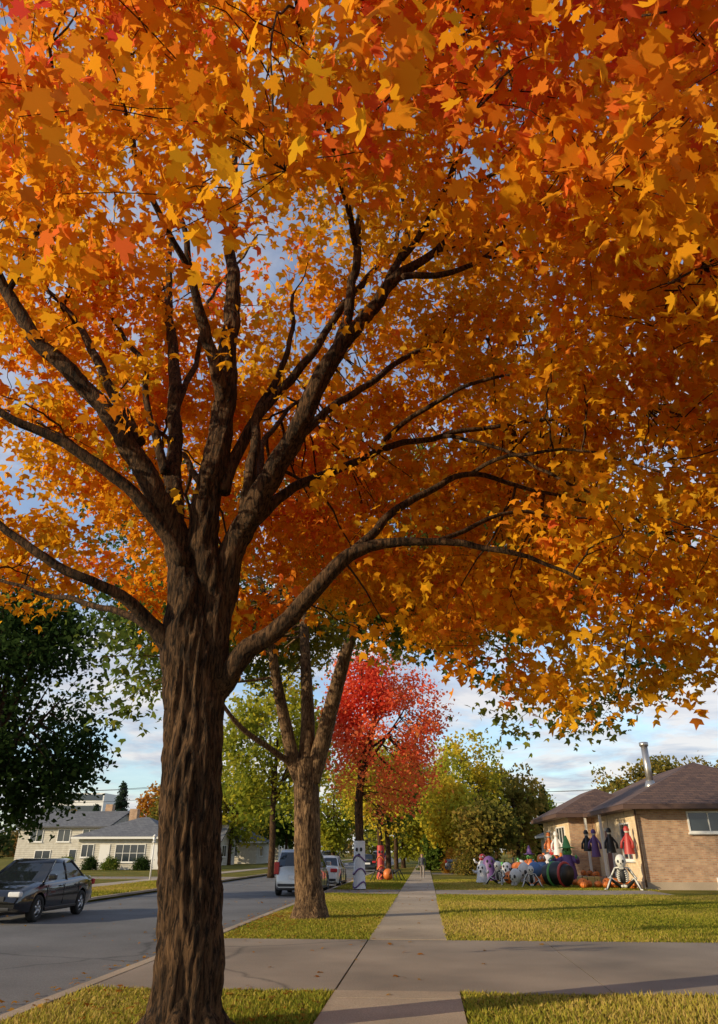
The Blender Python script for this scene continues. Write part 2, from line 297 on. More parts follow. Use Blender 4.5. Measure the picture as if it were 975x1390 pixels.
limb([(455,485,8.7,.09),(472,420,8.9,.085),(484,350,9,.075),(490,270,9.1,.055),(500,180,9.2,.04),(510,90,9.2,.02)],14)
limb([(490,435,8.6,.08),(520,390,8.9,.07),(550,330,9.1,.06),(548,230,9.3,.04),(600,150,9.5,.025)],12)
limb([(545,375,8.5,.06),(600,370,8.2,.05),(660,350,8,.035),(720,290,7.7,.02)],8)
limb([(310,750,9.4,.13),(350,700,9.6,.10),(400,665,9.9,.085),(450,640,10.2,.075),(520,610,10.5,.06),(600,590,10.7,.05),(700,575,10.8,.035),(800,560,10.8,.025),(890,545,10.7,.012)],12)
limb([(295,935,9.45,.17),(330,890,9.3,.145),(380,850,9.2,.125),(430,800,9.1,.11),(470,760,9.05,.10),(520,735,9,.075),(590,735,8.9,.05),(690,748,8.8,.035),(790,790,8.7,.02)],24,.018,.07)
limb([(470,762,9.05,.08),(520,712,9.3,.065),(580,670,9.6,.055),(640,645,9.9,.045),(730,665,10.1,.03),(850,700,10.2,.015)],10)
limb([(400,600,9,.09),(440,560,9.6,.07),(500,520,10.2,.06),(560,480,10.8,.05),(640,450,11.2,.035),(760,420,11.6,.02)],10)
limb([(520,600,10.5,.05),(570,560,10.2,.045),(640,520,9.9,.035),(740,500,9.7,.02)],8)
limb([(640,645,9.9,.035),(690,620,9.5,.03),(780,610,9.1,.02),(900,640,8.7,.01)],8)
limb([(240,560,10.3,.07),(270,480,11,.05),(290,400,11.8,.035),(350,320,12.5,.02)],8)
limb([(330,700,9.6,.09),(350,640,10.8,.07),(370,580,12,.05),(430,520,13,.03),(500,450,14,.02)],8)
limb([(285,730,9.6,.10),(275,660,11,.07),(230,600,12.5,.05),(180,560,14,.03)],8)
limb([(545,350,8.5,.06),(600,270,7.4,.05),(640,150,6.2,.035),(640,20,5.0,.02)],8)
limb([(484,330,9,.06),(460,230,7.8,.05),(430,120,6.4,.035),(400,0,5,.02)],8)
limb([(262,370,8.7,.06),(200,260,7.6,.05),(160,120,6.4,.035),(130,0,5.2,.02)],8)
limb([(590,345,8.4,.06),(700,300,8,.045),(800,245,7.4,.035),(880,228,7,.03),(940,232,6.6,.03),(1010,225,6.2,.03)],8)
limb([(660,350,8,.04),(780,330,7.6,.03),(880,300,7.1,.03),(960,370,6.8,.02)],8)
limb([(600,590,10.7,.04),(690,610,10.2,.03),(780,660,9.6,.025),(880,690,9.2,.015)],8)
limb([(590,735,8.9,.04),(680,700,9.2,.03),(780,700,9.5,.02),(900,730,9.7,.012)],8)
limb([(640,450,11.2,.03),(720,470,10.8,.025),(830,440,10.2,.018),(930,440,9.7,.012)],8)
limb([(10,400,8.2,.06),(-40,250,7.2,.04),(-60,80,6,.025)],8)
limb([(10,400,8.2,.05),(60,300,7.6,.04),(80,180,6.8,.03),(60,40,5.8,.02)],8)
def main_foliage(N):
    out=[]
    while sum(map(len,out))<N:
        p=np.c_[rng.uniform(-12,10,60000),rng.uniform(.8,19,60000),rng.uniform(2.8,14.5,60000)]
        q=(p-[-1.4,9.2,6.4])/[10.2,9.6,7.6]; e=(q**2).sum(1)**.5
        x,y,z=p.T
        ok=e<1+.10*fld(p,.7,1)
        side=np.clip((x-.8)/3.5,0,1)
        sideL=np.clip((-x-5)/4,0,1)
        lowf=1.25+y*(1.04-.30*side-.18*sideL)+.35*fld(p*[1,1,0],1.1,2)
        rightb=np.clip((x+.6)/2.6,0,1)
        lowb=1.5+y*(.325-.10*rightb)+.50*fld(p*[1,1,0],.9,8)
        w_=np.clip((y-6.2)/2.2,0,1)
        low=np.where(y<6.2,lowf,lowf*(1-w_)+lowb*w_)
        low=np.maximum(low,3.1)
        low=np.where((y<4.5),np.maximum(low,4.6+.4*fld(p*[1,1,0],1.5,12)),low)
        ok&=z>low
        c=(p-[-2.3,9.0,6.2])/[4.6,4.3,4.9]; inn=((c**2).sum(1)<1)
        ok&=~inn | (rng.uniform(size=len(p))<.05)
        ok&=(fld(p,1.7,4)+.7*fld(p,3.3,6))>.03
        ok&=rng.uniform(size=len(p))<np.clip((y+1)/6,.25,1)
        ok&=(x>-1.5-.64*y)|(rng.uniform(size=len(p))<.06)  # unseen street side of the crown thinned so the sun gets through
        ok&=(z<11.5)|(rng.uniform(size=len(p))<.3)
        out.append(p[ok])
    C=np.vstack(out)[:N]
    return (C-[0,0,H])*K_+[0,0,H]
C=main_foliage(5300)
nodes=grow(tb,nodes,C[:260],.035,.008,.22,6,8)
nodes=grow(tb,nodes,C[260:1500],.018,.004,.2,4,6,dmax=2.2)
nodes=grow(tb,nodes,C[1500:4000],.008,.003,.2,3,4,add=False,dmax=1.4)
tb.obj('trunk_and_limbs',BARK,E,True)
per=23
sp_n=rng.normal(size=(len(C),3)); sp_n[:,2]*=.5; sp_n/=np.linalg.norm(sp_n,axis=1)[:,None]
off=rng.normal(size=(len(C),per,3))*np.array([.22,.22,.17]); off-=.55*(off*sp_n[:,None,:]).sum(2)[:,:,None]*sp_n[:,None,:]
LC=(C[:,None,:]+off).reshape(-1,3); fr=np.repeat(sp_n*.5+[0,0,-.5],per,0)
cn=np.repeat(rng.normal(0,.11,len(C)),per)
dist=np.linalg.norm(LC-[0,0,1.5],axis=1); k=dist>3.1; LC=LC[k]; cn=cn[k]; fr=fr[k]; dist=dist[k]
tt=.60-.008*(LC[:,2]-6)-.32*np.clip((5.6-LC[:,1])/4,0,1)*np.clip((LC[:,2]-3)/3,0,1)+.09*fld(LC,.5,21)+.07*fld(LC,1.5,22)+cn+rng.normal(0,.08,len(LC))
colM=pal(tt,[(.82,.09,.06),(.89,.21,.035),(.90,.33,.022),(.90,.42,.018),(.90,.48,.022),(.82,.55,.05)])*rng.uniform(.78,1.0,(len(LC),1))
nr=dist<6; fa=dist>9
leaves('foliage_near_side',LC[nr],.118,colM[nr],LEAF,shape=MAPLE,parent=E,frame=fr[nr])
leaves('foliage_middle',LC[~nr&~fa],.128,colM[~nr&~fa],LEAF,shape=MAPLE_S,parent=E,frame=fr[~nr&~fa])
leaves('foliage_far_side',LC[fa],.136,colM[fa],LEAF,shape=MAPLE_T,parent=E,frame=fr[fa])
# ------------------------------------------------------------------ generic trees
def tree(name,base,h,cz,R,cols,ncl,per,ls,tr,fork=.3,shape=KITE,mat=None,spread=.3,gap=-.3,ctr=None,seed=0,trunk_pts=None,limbs=7,targets=120,keep=None,bark=None):
    base=Vector(base); E=empty(name,base); tb=Tubes()
    c=np.array(ctr if ctr is not None else (base.x,base.y,cz)); R=np.array(R)
    out=[]
    while sum(map(len,out))<ncl:
        d=rng.normal(size=(4000,3)); d/=np.linalg.norm(d,axis=1)[:,None]; rr=rng.uniform(.25,1,4000)**.5
        p=c+d*rr[:,None]*R*(1+.16*fld(d*3,1,seed+40))[:,None]
        ok=(fld(p,4.5/R.mean(),seed+41)+.5*fld(p,9/R.mean(),seed+42))>gap
        if keep is not None: ok&=keep(p)
        out.append(p[ok])
    C=np.vstack(out)[:ncl]
    if trunk_pts is None:
        zf=cz-R[2]*.75; top=Vector((c[0],c[1],cz+R[2]*.5))
        P=[base+Vector((0,0,-.1)),base+Vector((0,0,.15)),base+Vector((0,0,zf*.5)),base+Vector((random.uniform(-.1,.1),0,zf)),Vector((c[0],c[1],cz)),top]; Rr=[tr*1.45,tr*1.15,tr,tr*.9,tr*.5,tr*.12]
        P,Rr=catmull(P,Rr,.25); tb.add(P,Rr,14,.012); nodes=[(p,r) for p,r in zip(P,Rr) if p.z>zf*.9]
        f=Vector((base.x,base.y,zf))
        for i in range(limbs):
            a=i*2.4+seed; t=Vector((c[0]+math.cos(a)*R[0]*.6,c[1]+math.sin(a)*R[1]*.6,cz+R[2]*random.uniform(-.1,.6)))
            s=f+Vector((0,0,random.uniform(0,R[2]*.5)))
            m=s.lerp(t,.45)+Vector((0,0,-R[2]*.05)); P,Rr=catmull([s,m,t],[tr*.45,tr*.3,tr*.08],.4); tb.add(P,Rr,8); nodes+=list(zip(P,Rr))
    else:
        nodes=[]
        for spec,seg,dp in trunk_pts:
            P,Rr=catmull([s[0] for s in spec],[s[1] for s in spec],.07); tb.add(P,Rr,seg,dp); nodes+=list(zip(P,Rr))[::3]
        nodes=[q for q in nodes if q[0].z>c[2]-R[2]*.95]
    nodes=grow(tb,nodes,C[:targets],tr*.14,.012,.2,5,5); grow(tb,nodes,C[targets:targets*4],.012,.005,.2,3,3,add=False,dmax=2.5)
    tb.obj('trunk_and_limbs',bark or BARK,E,True)
    LC=np.repeat(C,per,0)+rng.normal(size=(len(C)*per,3))*spread*np.array([1,1,.7])
    t=.5+.2*fld(LC,.5,seed+9)+np.repeat(rng.normal(0,.13,len(C)),per)+rng.normal(0,.12,len(LC))
    leaves('foliage',LC,ls,pal(t,cols),mat or LEAFG,shape=shape,parent=E); return E
GREEN=[(.06,.11,.02),(.10,.15,.025),(.16,.20,.03),(.26,.25,.04)]
GREEN2=[(.05,.09,.025),(.10,.15,.03),(.18,.21,.035),(.44,.36,.05)]
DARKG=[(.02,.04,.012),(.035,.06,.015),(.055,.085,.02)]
YG=[(.20,.24,.03),(.36,.36,.04),(.52,.44,.04),(.62,.42,.04)]
RED=[(.70,.06,.035),(.84,.14,.06),(.86,.24,.08),(.86,.36,.07)]
ORG=[(.35,.12,.02),(.50,.22,.03),(.55,.30,.04)]
OLV=[(.09,.11,.02),(.16,.15,.03),(.28,.21,.04),(.36,.22,.05)]
def S(*a): return [(at(x,y,d),r) for x,y,d,r in a]
b2=at(420,1248,21.1); b2.z=0
sp=[([(b2+Vector((0,0,-.1)),.62),(b2+Vector((0,0,.1)),.48),(b2+Vector((0,0,.45)),.37)]+S((418,1190,21.1,.335),(417,1120,21.1,.32),(415,1060,21.1,.33),(414,1030,21.1,.34)),56,.045),
 (S((410,1060,21.1,.24),(398,1030,21,.20),(385,970,20.8,.16),(372,900,20.5,.13),(362,820,20.2,.09),(340,740,20,.05)),14,.012),
 (S((415,1050,21.1,.24),(418,980,21.2,.20),(415,900,21.5,.16),(410,800,22,.12),(400,700,22,.06)),14,.012),
 (S((422,1060,21.1,.26),(440,1000,21,.23),(458,930,20.8,.20),(480,860,20.6,.15),(520,790,20.3,.09),(570,720,20,.05)),16,.014),
 (S((470,890,20.7,.13),(478,840,21,.10),(470,770,21.4,.07)),10,.01),
 (S((400,1040,21,.10),(365,1015,20.5,.08),(330,990,20,.07),(305,960,19.5,.05),(270,900,19,.03)),10,.01)]
def keep2(p):
    x,y,z=p.T; r=np.hypot((x+2.9)/4.4,(y-21)/7.5)
    low=3.7+4.4*np.clip(1.2-r,0,1)**.6+.5*fld(p*[1,1,0],.9,77)
    return (z>np.maximum(low,1.5+.135*y))&((x>-8.2-.4*fld(p,1.2,5))|(z>7.5))
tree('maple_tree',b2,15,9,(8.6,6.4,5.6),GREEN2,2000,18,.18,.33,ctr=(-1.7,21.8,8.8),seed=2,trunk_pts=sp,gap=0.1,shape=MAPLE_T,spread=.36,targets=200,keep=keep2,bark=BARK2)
tree('red_maple_tree',(-3.0,36.7,0),11,7.1,(3.0,2.9,3.8),RED,620,24,.17,.20,ctr=(-2.25,36.7,7.0),seed=5,mat=LEAF,spread=.32,gap=-.2)
tree('maple_tree',(-2.7,48.8,0),8,5.2,(2.6,2.6,2.6),YG,400,20,.2,.16,seed=8,gap=-.2)
tree('maple_tree',(-2.9,63,0),9,5.8,(3.2,3.2,3.4),GREEN,300,18,.28,.2,seed=9)
tree('maple_tree',(-2.9,80,0),9,6,(3.4,3.4,3.6),YG,300,18,.3,.2,seed=10)
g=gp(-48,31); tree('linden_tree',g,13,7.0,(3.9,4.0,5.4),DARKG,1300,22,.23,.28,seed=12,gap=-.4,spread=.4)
BG=[('yellow_locust_tree',368,58,8.6,(4.4,4.4,5.4),YG,620),('ash_tree',255,110,6.5,(5.5,5,4.6),OLV,300),('ash_tree',310,105,7,(5,5,5),YG,300),('ash_tree',212,118,6,(4,4,4),ORG,250),
('elm_tree',345,130,6,(5,5,4.2),OLV,240),('elm_tree',388,118,6,(4.6,4,4.6),GREEN,260),('ash_tree',452,92,6,(4,4,4.4),YG,300),('elm_tree',548,86,5.6,(4,4,4.6),YG,320),
('locust_tree',636,82,7.5,(4.4,4.4,5.0),YG,380),('elm_tree',676,95,6,(4.2,4,4.3),OLV,300),('elm_tree',706,88,5.8,(3.6,4,4),OLV,300),('pear_tree',612,70,4.6,(2.6,2.6,3.2),YG,280),
('elm_tree',925,72,6.2,(6.5,5,3.2),OLV,400),('elm_tree',590,120,6.5,(4,4,5),GREEN,260),('elm_tree',664,60,3.0,(2.2,2.2,1.9),OLV,240),('elm_tree',735,110,5,(4,4,3.4),GREEN,240),('elm_tree',860,100,6,(5,5,4),OLV,240)]
for i,(nm,px,d,cz,R,cols,nc) in enumerate(BG):
    tree(nm,gp(px,d),cz+R[2],cz,R,cols,nc,18,.12+.0034*d,.22,seed=20+i*3,spread=.36+.001*d,gap=-.45,targets=50,mat=LEAF if cols in (YG,RED,ORG) else LEAFG)
def conifer(px,d,h,r,cols,name='spruce_tree'):
    b=gp(px,d); E=empty(name,b); tb=Tubes(); tb.add([b,b+Vector((0,0,h*.5)),b+Vector((0,0,h))],[.2,.12,.02],8); C=[]
    z=h*.1
    while z<h*.99:
        f=(1-z/h)**.85; nb=int(7+6*f)
        for k in range(nb):
            a=random.uniform(0,6.28); R=r*f*random.uniform(.75,1.1)+.1; dr=.25*R
            e=b+Vector((math.cos(a)*R,math.sin(a)*R,z-dr)); s=b+Vector((0,0,z)); tb.add([s,s.lerp(e,.5)+Vector((0,0,.05)),e],[.03,.02,.008],4,cap=False)
            for j in range(int(4+16*f)):
                t=random.uniform(.15,1)**.8; q=s.lerp(e,t); C.append((q.x,q.y,q.z))
        z+=h*.032
    C=np.array(C); LC=np.repeat(C,4,0)+rng.normal(size=(len(C)*4,3))*.12
    tb.obj('trunk_and_branches',BARK,E,True); leaves('needles',LC,.28,pal(rng.uniform(0,1,len(LC)),cols),LEAFG,shape=KITE,parent=E)
BLUEG=[(.04,.065,.045),(.06,.09,.065),(.04,.065,.03)]
conifer(152,112,10.6,2.8,BLUEG); conifer(118,120,8,2.2,BLUEG); conifer(747,92,8.4,1.3,DARKG); conifer(603,74,7.2,2.4,GREEN[:3])
C=[]
for i in range(90):
    x=-210+i*4.7+random.uniform(-2,2); y=random.uniform(190,270)
    if abs(x+8)<6: y=270
    h=random.uniform(6,11); q=rng.normal(size=(150,3)); q/=np.linalg.norm(q,axis=1)[:,None]; C.append(q*[4.5,4.5,h*.5]*rng.uniform(.6,1.05,150)[:,None]+[x,y,h*.5])
C=np.vstack(C); LC=np.repeat(C,5,0)+rng.normal(size=(len(C)*5,3))*.7
leaves('background_trees',LC,1.0,pal(.5+.3*fld(LC,.06,3)+rng.normal(0,.2,len(LC)),[(.07,.09,.03),(.12,.13,.04),(.20,.16,.05),(.30,.18,.06)]),LEAFG,shape=KITE)
def shrub(name,x,y,r,h,cols,n=160):
    b=Vector((x,y,0)); E=empty(name,b); tb=Tubes(); d=rng.normal(size=(n,3)); d/=np.linalg.norm(d,axis=1)[:,None]; d[:,2]=np.abs(d[:,2]); p=d*rng.uniform(.5,1,n)[:,None]*[r,r,h]+[x,y,.1]
    for q in p[:40]: tb.add([b,Vector(q)],[.02,.006],4,cap=False)
    tb.obj('stems',BARK,E,True); LC=np.repeat(p,22,0)+rng.normal(size=(n*22,3))*.14; leaves('foliage',LC,.11,pal(rng.uniform(0,1,len(LC)),cols),LEAFG,shape=KITE,parent=E)
for (x,y,r,h,c) in [(7.0,56,.9,1.0,GREEN),(7.2,58,1,1.2,DARKG),(8.6,48.5,.6,.8,GREEN),(3,60,1.2,1.6,OLV),(2.2,64,1,1.8,ORG),(4.5,66,1.4,2,GREEN),(-26,73,.8,1,DARKG),(-29,73,.8,.9,GREEN),(-31,73.2,.7,1,DARKG),(-36,79,.9,1,GREEN)]: shrub('shrub',x,y,r,h,c)
# ------------------------------------------------------------------ houses
def brickmat(name,c1,c2,mort,axis,sc_=1.0,bw=.22,rh=.075):
    m,n,b=nt(name); tc=n.nodes.new('ShaderNodeTexCoord'); s=n.nodes.new('ShaderNodeSeparateXYZ'); n.links.new(tc.outputs['Object'],s.inputs[0]); c=n.nodes.new('ShaderNodeCombineXYZ')
    n.links.new(s.outputs[axis],c.inputs[0]); n.links.new(s.outputs[2],c.inputs[1]); k=n.nodes.new('ShaderNodeTexBrick'); n.links.new(c.outputs[0],k.inputs['Vector'])
    k.inputs['Scale'].default_value=sc_; k.inputs['Brick Width'].default_value=bw; k.inputs['Row Height'].default_value=rh; k.inputs['Mortar Size'].default_value=.009
    k.inputs['Color1'].default_value=(*c1,1); k.inputs['Color2'].default_value=(*c2,1); k.inputs['Mortar'].default_value=(*mort,1)
    no=n.nodes.new('ShaderNodeTexNoise'); no.inputs['Scale'].default_value=3; no.inputs['Detail'].default_value=6; n.links.new(tc.outputs['Object'],no.inputs['Vector'])
    x=n.nodes.new('ShaderNodeMix'); x.data_type='RGBA'; x.blend_type='OVERLAY'; x.inputs['Factor'].default_value=.4; n.links.new(k.outputs['Color'],x.inputs['A']); n.links.new(no.outputs['Fac'],x.inputs['B']); n.links.new(x.outputs['Result'],b.inputs['Base Color']); b.inputs['Roughness'].default_value=.9
    bp=n.nodes.new('ShaderNodeBump'); bp.inputs['Distance'].default_value=.01; bp.inputs['Strength'].default_value=.6; bp.invert=True; n.links.new(k.outputs['Fac'],bp.inputs['Height']); n.links.new(bp.outputs[0],b.inputs['Normal']); return m
BRX=brickmat('brick_side',(.38,.19,.105),(.54,.32,.18),(.42,.35,.26),0); BRY=brickmat('brick_front_painted_sunlit',(.66,.48,.27),(.76,.58,.36),(.58,.50,.38),1)  # front brick: low sun painted in as a lighter, yellower colour
SIDX=brickmat('siding_side',(.56,.52,.44),(.58,.54,.46),(.26,.23,.19),0,1,6,.18); SIDY=brickmat('siding_front',(.56,.52,.44),(.58,.54,.46),(.26,.23,.19),1,1,6,.18)
ROOFB=brickmat('shingles_brown',(.085,.045,.035),(.14,.075,.05),(.03,.02,.02),0,1,.35,.09); ROOFG=brickmat('shingles_grey',(.12,.12,.13),(.17,.17,.175),(.05,.05,.05),0,1,.4,.1)
WHT=simple('white_paint',(.74,.72,.68),.5,var=.05); GLS=simple('window_glass',(.03,.04,.05),.06,var=.3,scale=1,spec=.9); DOOR=simple('door_paint',(.16,.05,.04),.5); STL=simple('galvanised_steel',(.42,.40,.38),.35,.8,var=.2,scale=5); BLK=simple('black_plastic',(.015,.015,.017),.45)
BRN=simple('brown_trim',(.10,.055,.04),.6)
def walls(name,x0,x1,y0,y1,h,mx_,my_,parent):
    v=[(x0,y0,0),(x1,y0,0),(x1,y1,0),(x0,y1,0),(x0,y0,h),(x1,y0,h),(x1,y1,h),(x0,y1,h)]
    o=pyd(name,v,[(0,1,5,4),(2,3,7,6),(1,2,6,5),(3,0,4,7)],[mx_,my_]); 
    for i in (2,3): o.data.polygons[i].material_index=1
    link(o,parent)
def hip(name,x0,x1,y0,y1,z0,z1,ov,mat,parent,axis='y',inset=None,trim=WHT,t=.2):
    x0-=ov;x1+=ov;y0-=ov;y1+=ov
    if axis=='y':
        i=(x1-x0)/2 if inset is None else inset; r=[((x0+x1)/2,y0+i,z1),((x0+x1)/2,y1-i,z1)]; f=[(0,1,4),(1,2,5,4),(2,3,5),(3,0,4,5)]
    else:
        i=(y1-y0)/2 if inset is None else inset; r=[(x0+i,(y0+y1)/2,z1),(x1-i,(y0+y1)/2,z1)]; f=[(0,1,5,4),(1,2,5),(2,3,4,5),(3,0,4)]
    v=[(x0,y0,z0),(x1,y0,z0),(x1,y1,z0),(x0,y1,z0)]+r
    link(pyd(name,v,f,mat),parent)
    e=.015; v=[(x0+e,y0+e,z0-.004),(x1-e,y0+e,z0-.004),(x1-e,y1-e,z0-.004),(x0+e,y1-e,z0-.004),(x0+e,y0+e,z0-t),(x1-e,y0+e,z0-t),(x1-e,y1-e,z0-t),(x0+e,y1-e,z0-t)]
    link(pyd(name+'_fascia',v,[(0,1,5,4),(1,2,6,5),(2,3,7,6),(3,0,4,7),(7,6,5,4)],trim),parent)
def window(x,y,z0,z1,w_,face,parent,cols=2,rows=1,name='window',frame=WHT):
    def pb(nm,a0,a1,c0,c1,p0,p1,m):
        if face=='-y': box(nm,x+a0,x+a1,y-p1,y-p0,c0,c1,m,parent)
        elif face=='+x': box(nm,x+p0,x+p1,y+a0,y+a1,c0,c1,m,parent)
        else: box(nm,x-p1,x-p0,y+a0,y+a1,c0,c1,m,parent)
    h=w_/2; pb(name+'_glass',-h,h,z0,z1,-.02,.015,GLS)
    pb(name+'_sill',-h-.12,h+.12,z0-.14,z0-.07,-.02,.12,frame); pb(name+'_frame',-h-.07,h+.07,z1,z1+.07,-.02,.06,frame); pb(name+'_frame',-h-.07,h+.07,z0-.07,z0,-.02,.06,frame)
    pb(name+'_frame',-h-.07,-h,z0,z1,-.02,.058,frame); pb(name+'_frame',h,h+.07,z0,z1,-.02,.058,frame)
    for k in range(1,cols): a=-h+w_*k/cols; pb(name+'_mullion',a-.025,a+.025,z0,z1,.017,.045,frame)
    for k in range(1,rows): a=z0+(z1-z0)*k/rows; pb(name+'_mullion',-h,h,a-.02,a+.02,.017,.040,frame)
B=empty('brick_house',(0,0,0))
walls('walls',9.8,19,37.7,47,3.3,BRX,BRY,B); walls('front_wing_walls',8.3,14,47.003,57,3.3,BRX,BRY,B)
box('foundation',9.75,19.05,37.65,47,-.05,.3,CON,B)
hip('roof',9.8,19,37.7,57,3.45,5.75,.75,ROOFB,B,'y',5.5,BRN); hip('front_wing_roof',8.3,13,47.2,57,3.47,5.0,.75,ROOFB,B,'y',None,BRN)
window(13.4,37.7,2.35,3.1,2.6,'-y',B,3); window(17,37.7,2.35,3.1,1.4,'-y',B,2); window(13.4,37.7,.15,.42,1,'-y',B,2)
window(9.8,40.2,1.2,2.7,1.8,'-x',B,2,2); window(8.3,50,1.1,2.8,3.0,'-x',B,3,2); window(8.3,54.6,1.2,2.7,1.6,'-x',B,2,2)
box('door',9.70,9.795,43.4,44.4,.35,2.5,DOOR,B,.01); box('door_frame',9.72,9.797,43.25,43.4,.35,2.65,WHT,B); box('door_frame',9.72,9.797,44.4,44.55,.35,2.65,WHT,B)
box('porch',8.2,9.74,42.3,46.6,-.02,.34,CON,B,.01); box('porch_step',7.85,8.195,42.9,44.9,-.02,.17,CON,B,.01)
for y in (42.5,46.4): box('porch_post',9.1,9.22,y,y+.12,.345,3.24,WHT,B)
tb=Tubes(); tb.add([Vector((9.72,37.62,.1)),Vector((9.72,37.62,3.2)),Vector((9.5,37.3,3.35))],[.05]*3,8); tb.obj('downspout',BRN,B)
tb=Tubes(); tb.add([Vector((11.6,41,4.2)),Vector((11.6,41,6.45))],[.17,.17],20); tb.obj('flue_pipe',STL,B)
tb=Tubes(); tb.add([Vector((11.6,41,6.40)),Vector((11.6,41,6.46)),Vector((11.6,41,6.60)),Vector((11.6,41,6.62))],[.20,.23,.23,.12],20); tb.obj('flue_cap',STL,B)
tb=Tubes(); tb.add([Vector((11.6,41,4.25)),Vector((11.6,41,4.75))],[.36,.19],20); tb.obj('flue_flashing',STL,B)
box('electric_meter',14.9,15.15,37.55,37.69,1.3,1.75,STL,B,.02)
B=empty('bungalow',(0,0,0)); walls('walls',11,21,68,78,2.8,SIDX,SIDY,B); hip('roof',11,21,68,78,2.85,4.9,.5,ROOFG,B); window(13,68,1,2.2,1.6,'-y',B); window(11,72,1,2.2,1.6,'-x',B)
B=empty('split_level_house',(0,0,0))
walls('walls',-43,-33.5,82,92,4.0,SIDX,SIDY,B); 
def gable(name,x0,x1,y0,y1,z0,z1,ov,mat,wm,parent):
    ym=(y0+y1)/2; v=[(x0-ov,y0-ov,z0-.1),(x1+ov,y0-ov,z0-.1),(x1+ov,ym,z1),(x0-ov,ym,z1),(x0-ov,y1+ov,z0-.1),(x1+ov,y1+ov,z0-.1)]
    o=pyd(name,v,[(0,1,2,3),(3,2,5,4)],mat); s=o.modifiers.new('s','SOLIDIFY'); s.thickness=.15; link(o,parent)
    link(pyd(name+'_gable_end',[(x1,y0,z0),(x1,y1,z0),(x1,ym,z1-.12),(x0,y0,z0),(x0,y1,z0),(x0,ym,z1-.12)],[(0,1,2),(4,3,5)],wm),parent)
gable('roof',-43,-33.5,82,92,4.0,5.6,.5,ROOFG,SIDY,B)
for x in (-41,-38,-35.3): window(x,82,2.5,3.6,1.3,'-y',B,2,1)
window(-40,82,.7,1.6,1.6,'-y',B); window(-36,82,.6,1.7,2.2,'-y',B,3); box('chimney',-36,-35.2,87,87.8,4.5,6.3,BRX,B)
B=empty('ranch_house',(0,0,0))
walls('walls',-33.2,-24.6,75,86,2.7,SIDX,SIDY,B); hip('roof',-33.2,-24.6,75,86,2.8,4.7,.6,ROOFG,B,'x',4.5); box('chimney',-30.6,-29.8,80.4,81.2,4.2,5.5,BRX,B)
window(-28,75,.7,2.1,2.8,'-y',B,4,2); window(-32.2,75,1.1,2.1,1.1,'-y',B); box('door',-31,-30,74.95,75.02,.1,2.15,WHT,B); box('garage_door',-26,-24.9,74.95,75.02,.05,2.1,WHT,B)
for i,(x,y,wd,h) in enumerate([(-25.5,98,9,2.8),(-24,114,10,2.8),(-24,131,10,2.8),(-23,150,9,3)]):
    B=empty('suburban_house',(0,0,0)); walls('walls',x-8,x,y,y+wd,h,SIDX,SIDY,B); (hip('roof',x-8,x,y,y+wd,h+.05,h+2.2,.5,ROOFG if i%2 else ROOFB,B) if i%2 else gable('roof',x-8,x,y,y+wd,h,h+2.4,.5,ROOFG,SIDY,B))
    window(x-4,y,1,2.2,2.4,'-y',B,3); window(x,y+3,1,2.2,2,'+x',B,2); window(x-6.8,y,1,2.2,1.2,'-y',B,2)
B=empty('office_building',(0,0,0)); box('walls',-112,-94,225,240,0,17,WHT,B); 
for k in range(5): box('window_band',-111.5,-94.5,224.9,224.98,3+k*3,4.6+k*3,GLS,B)
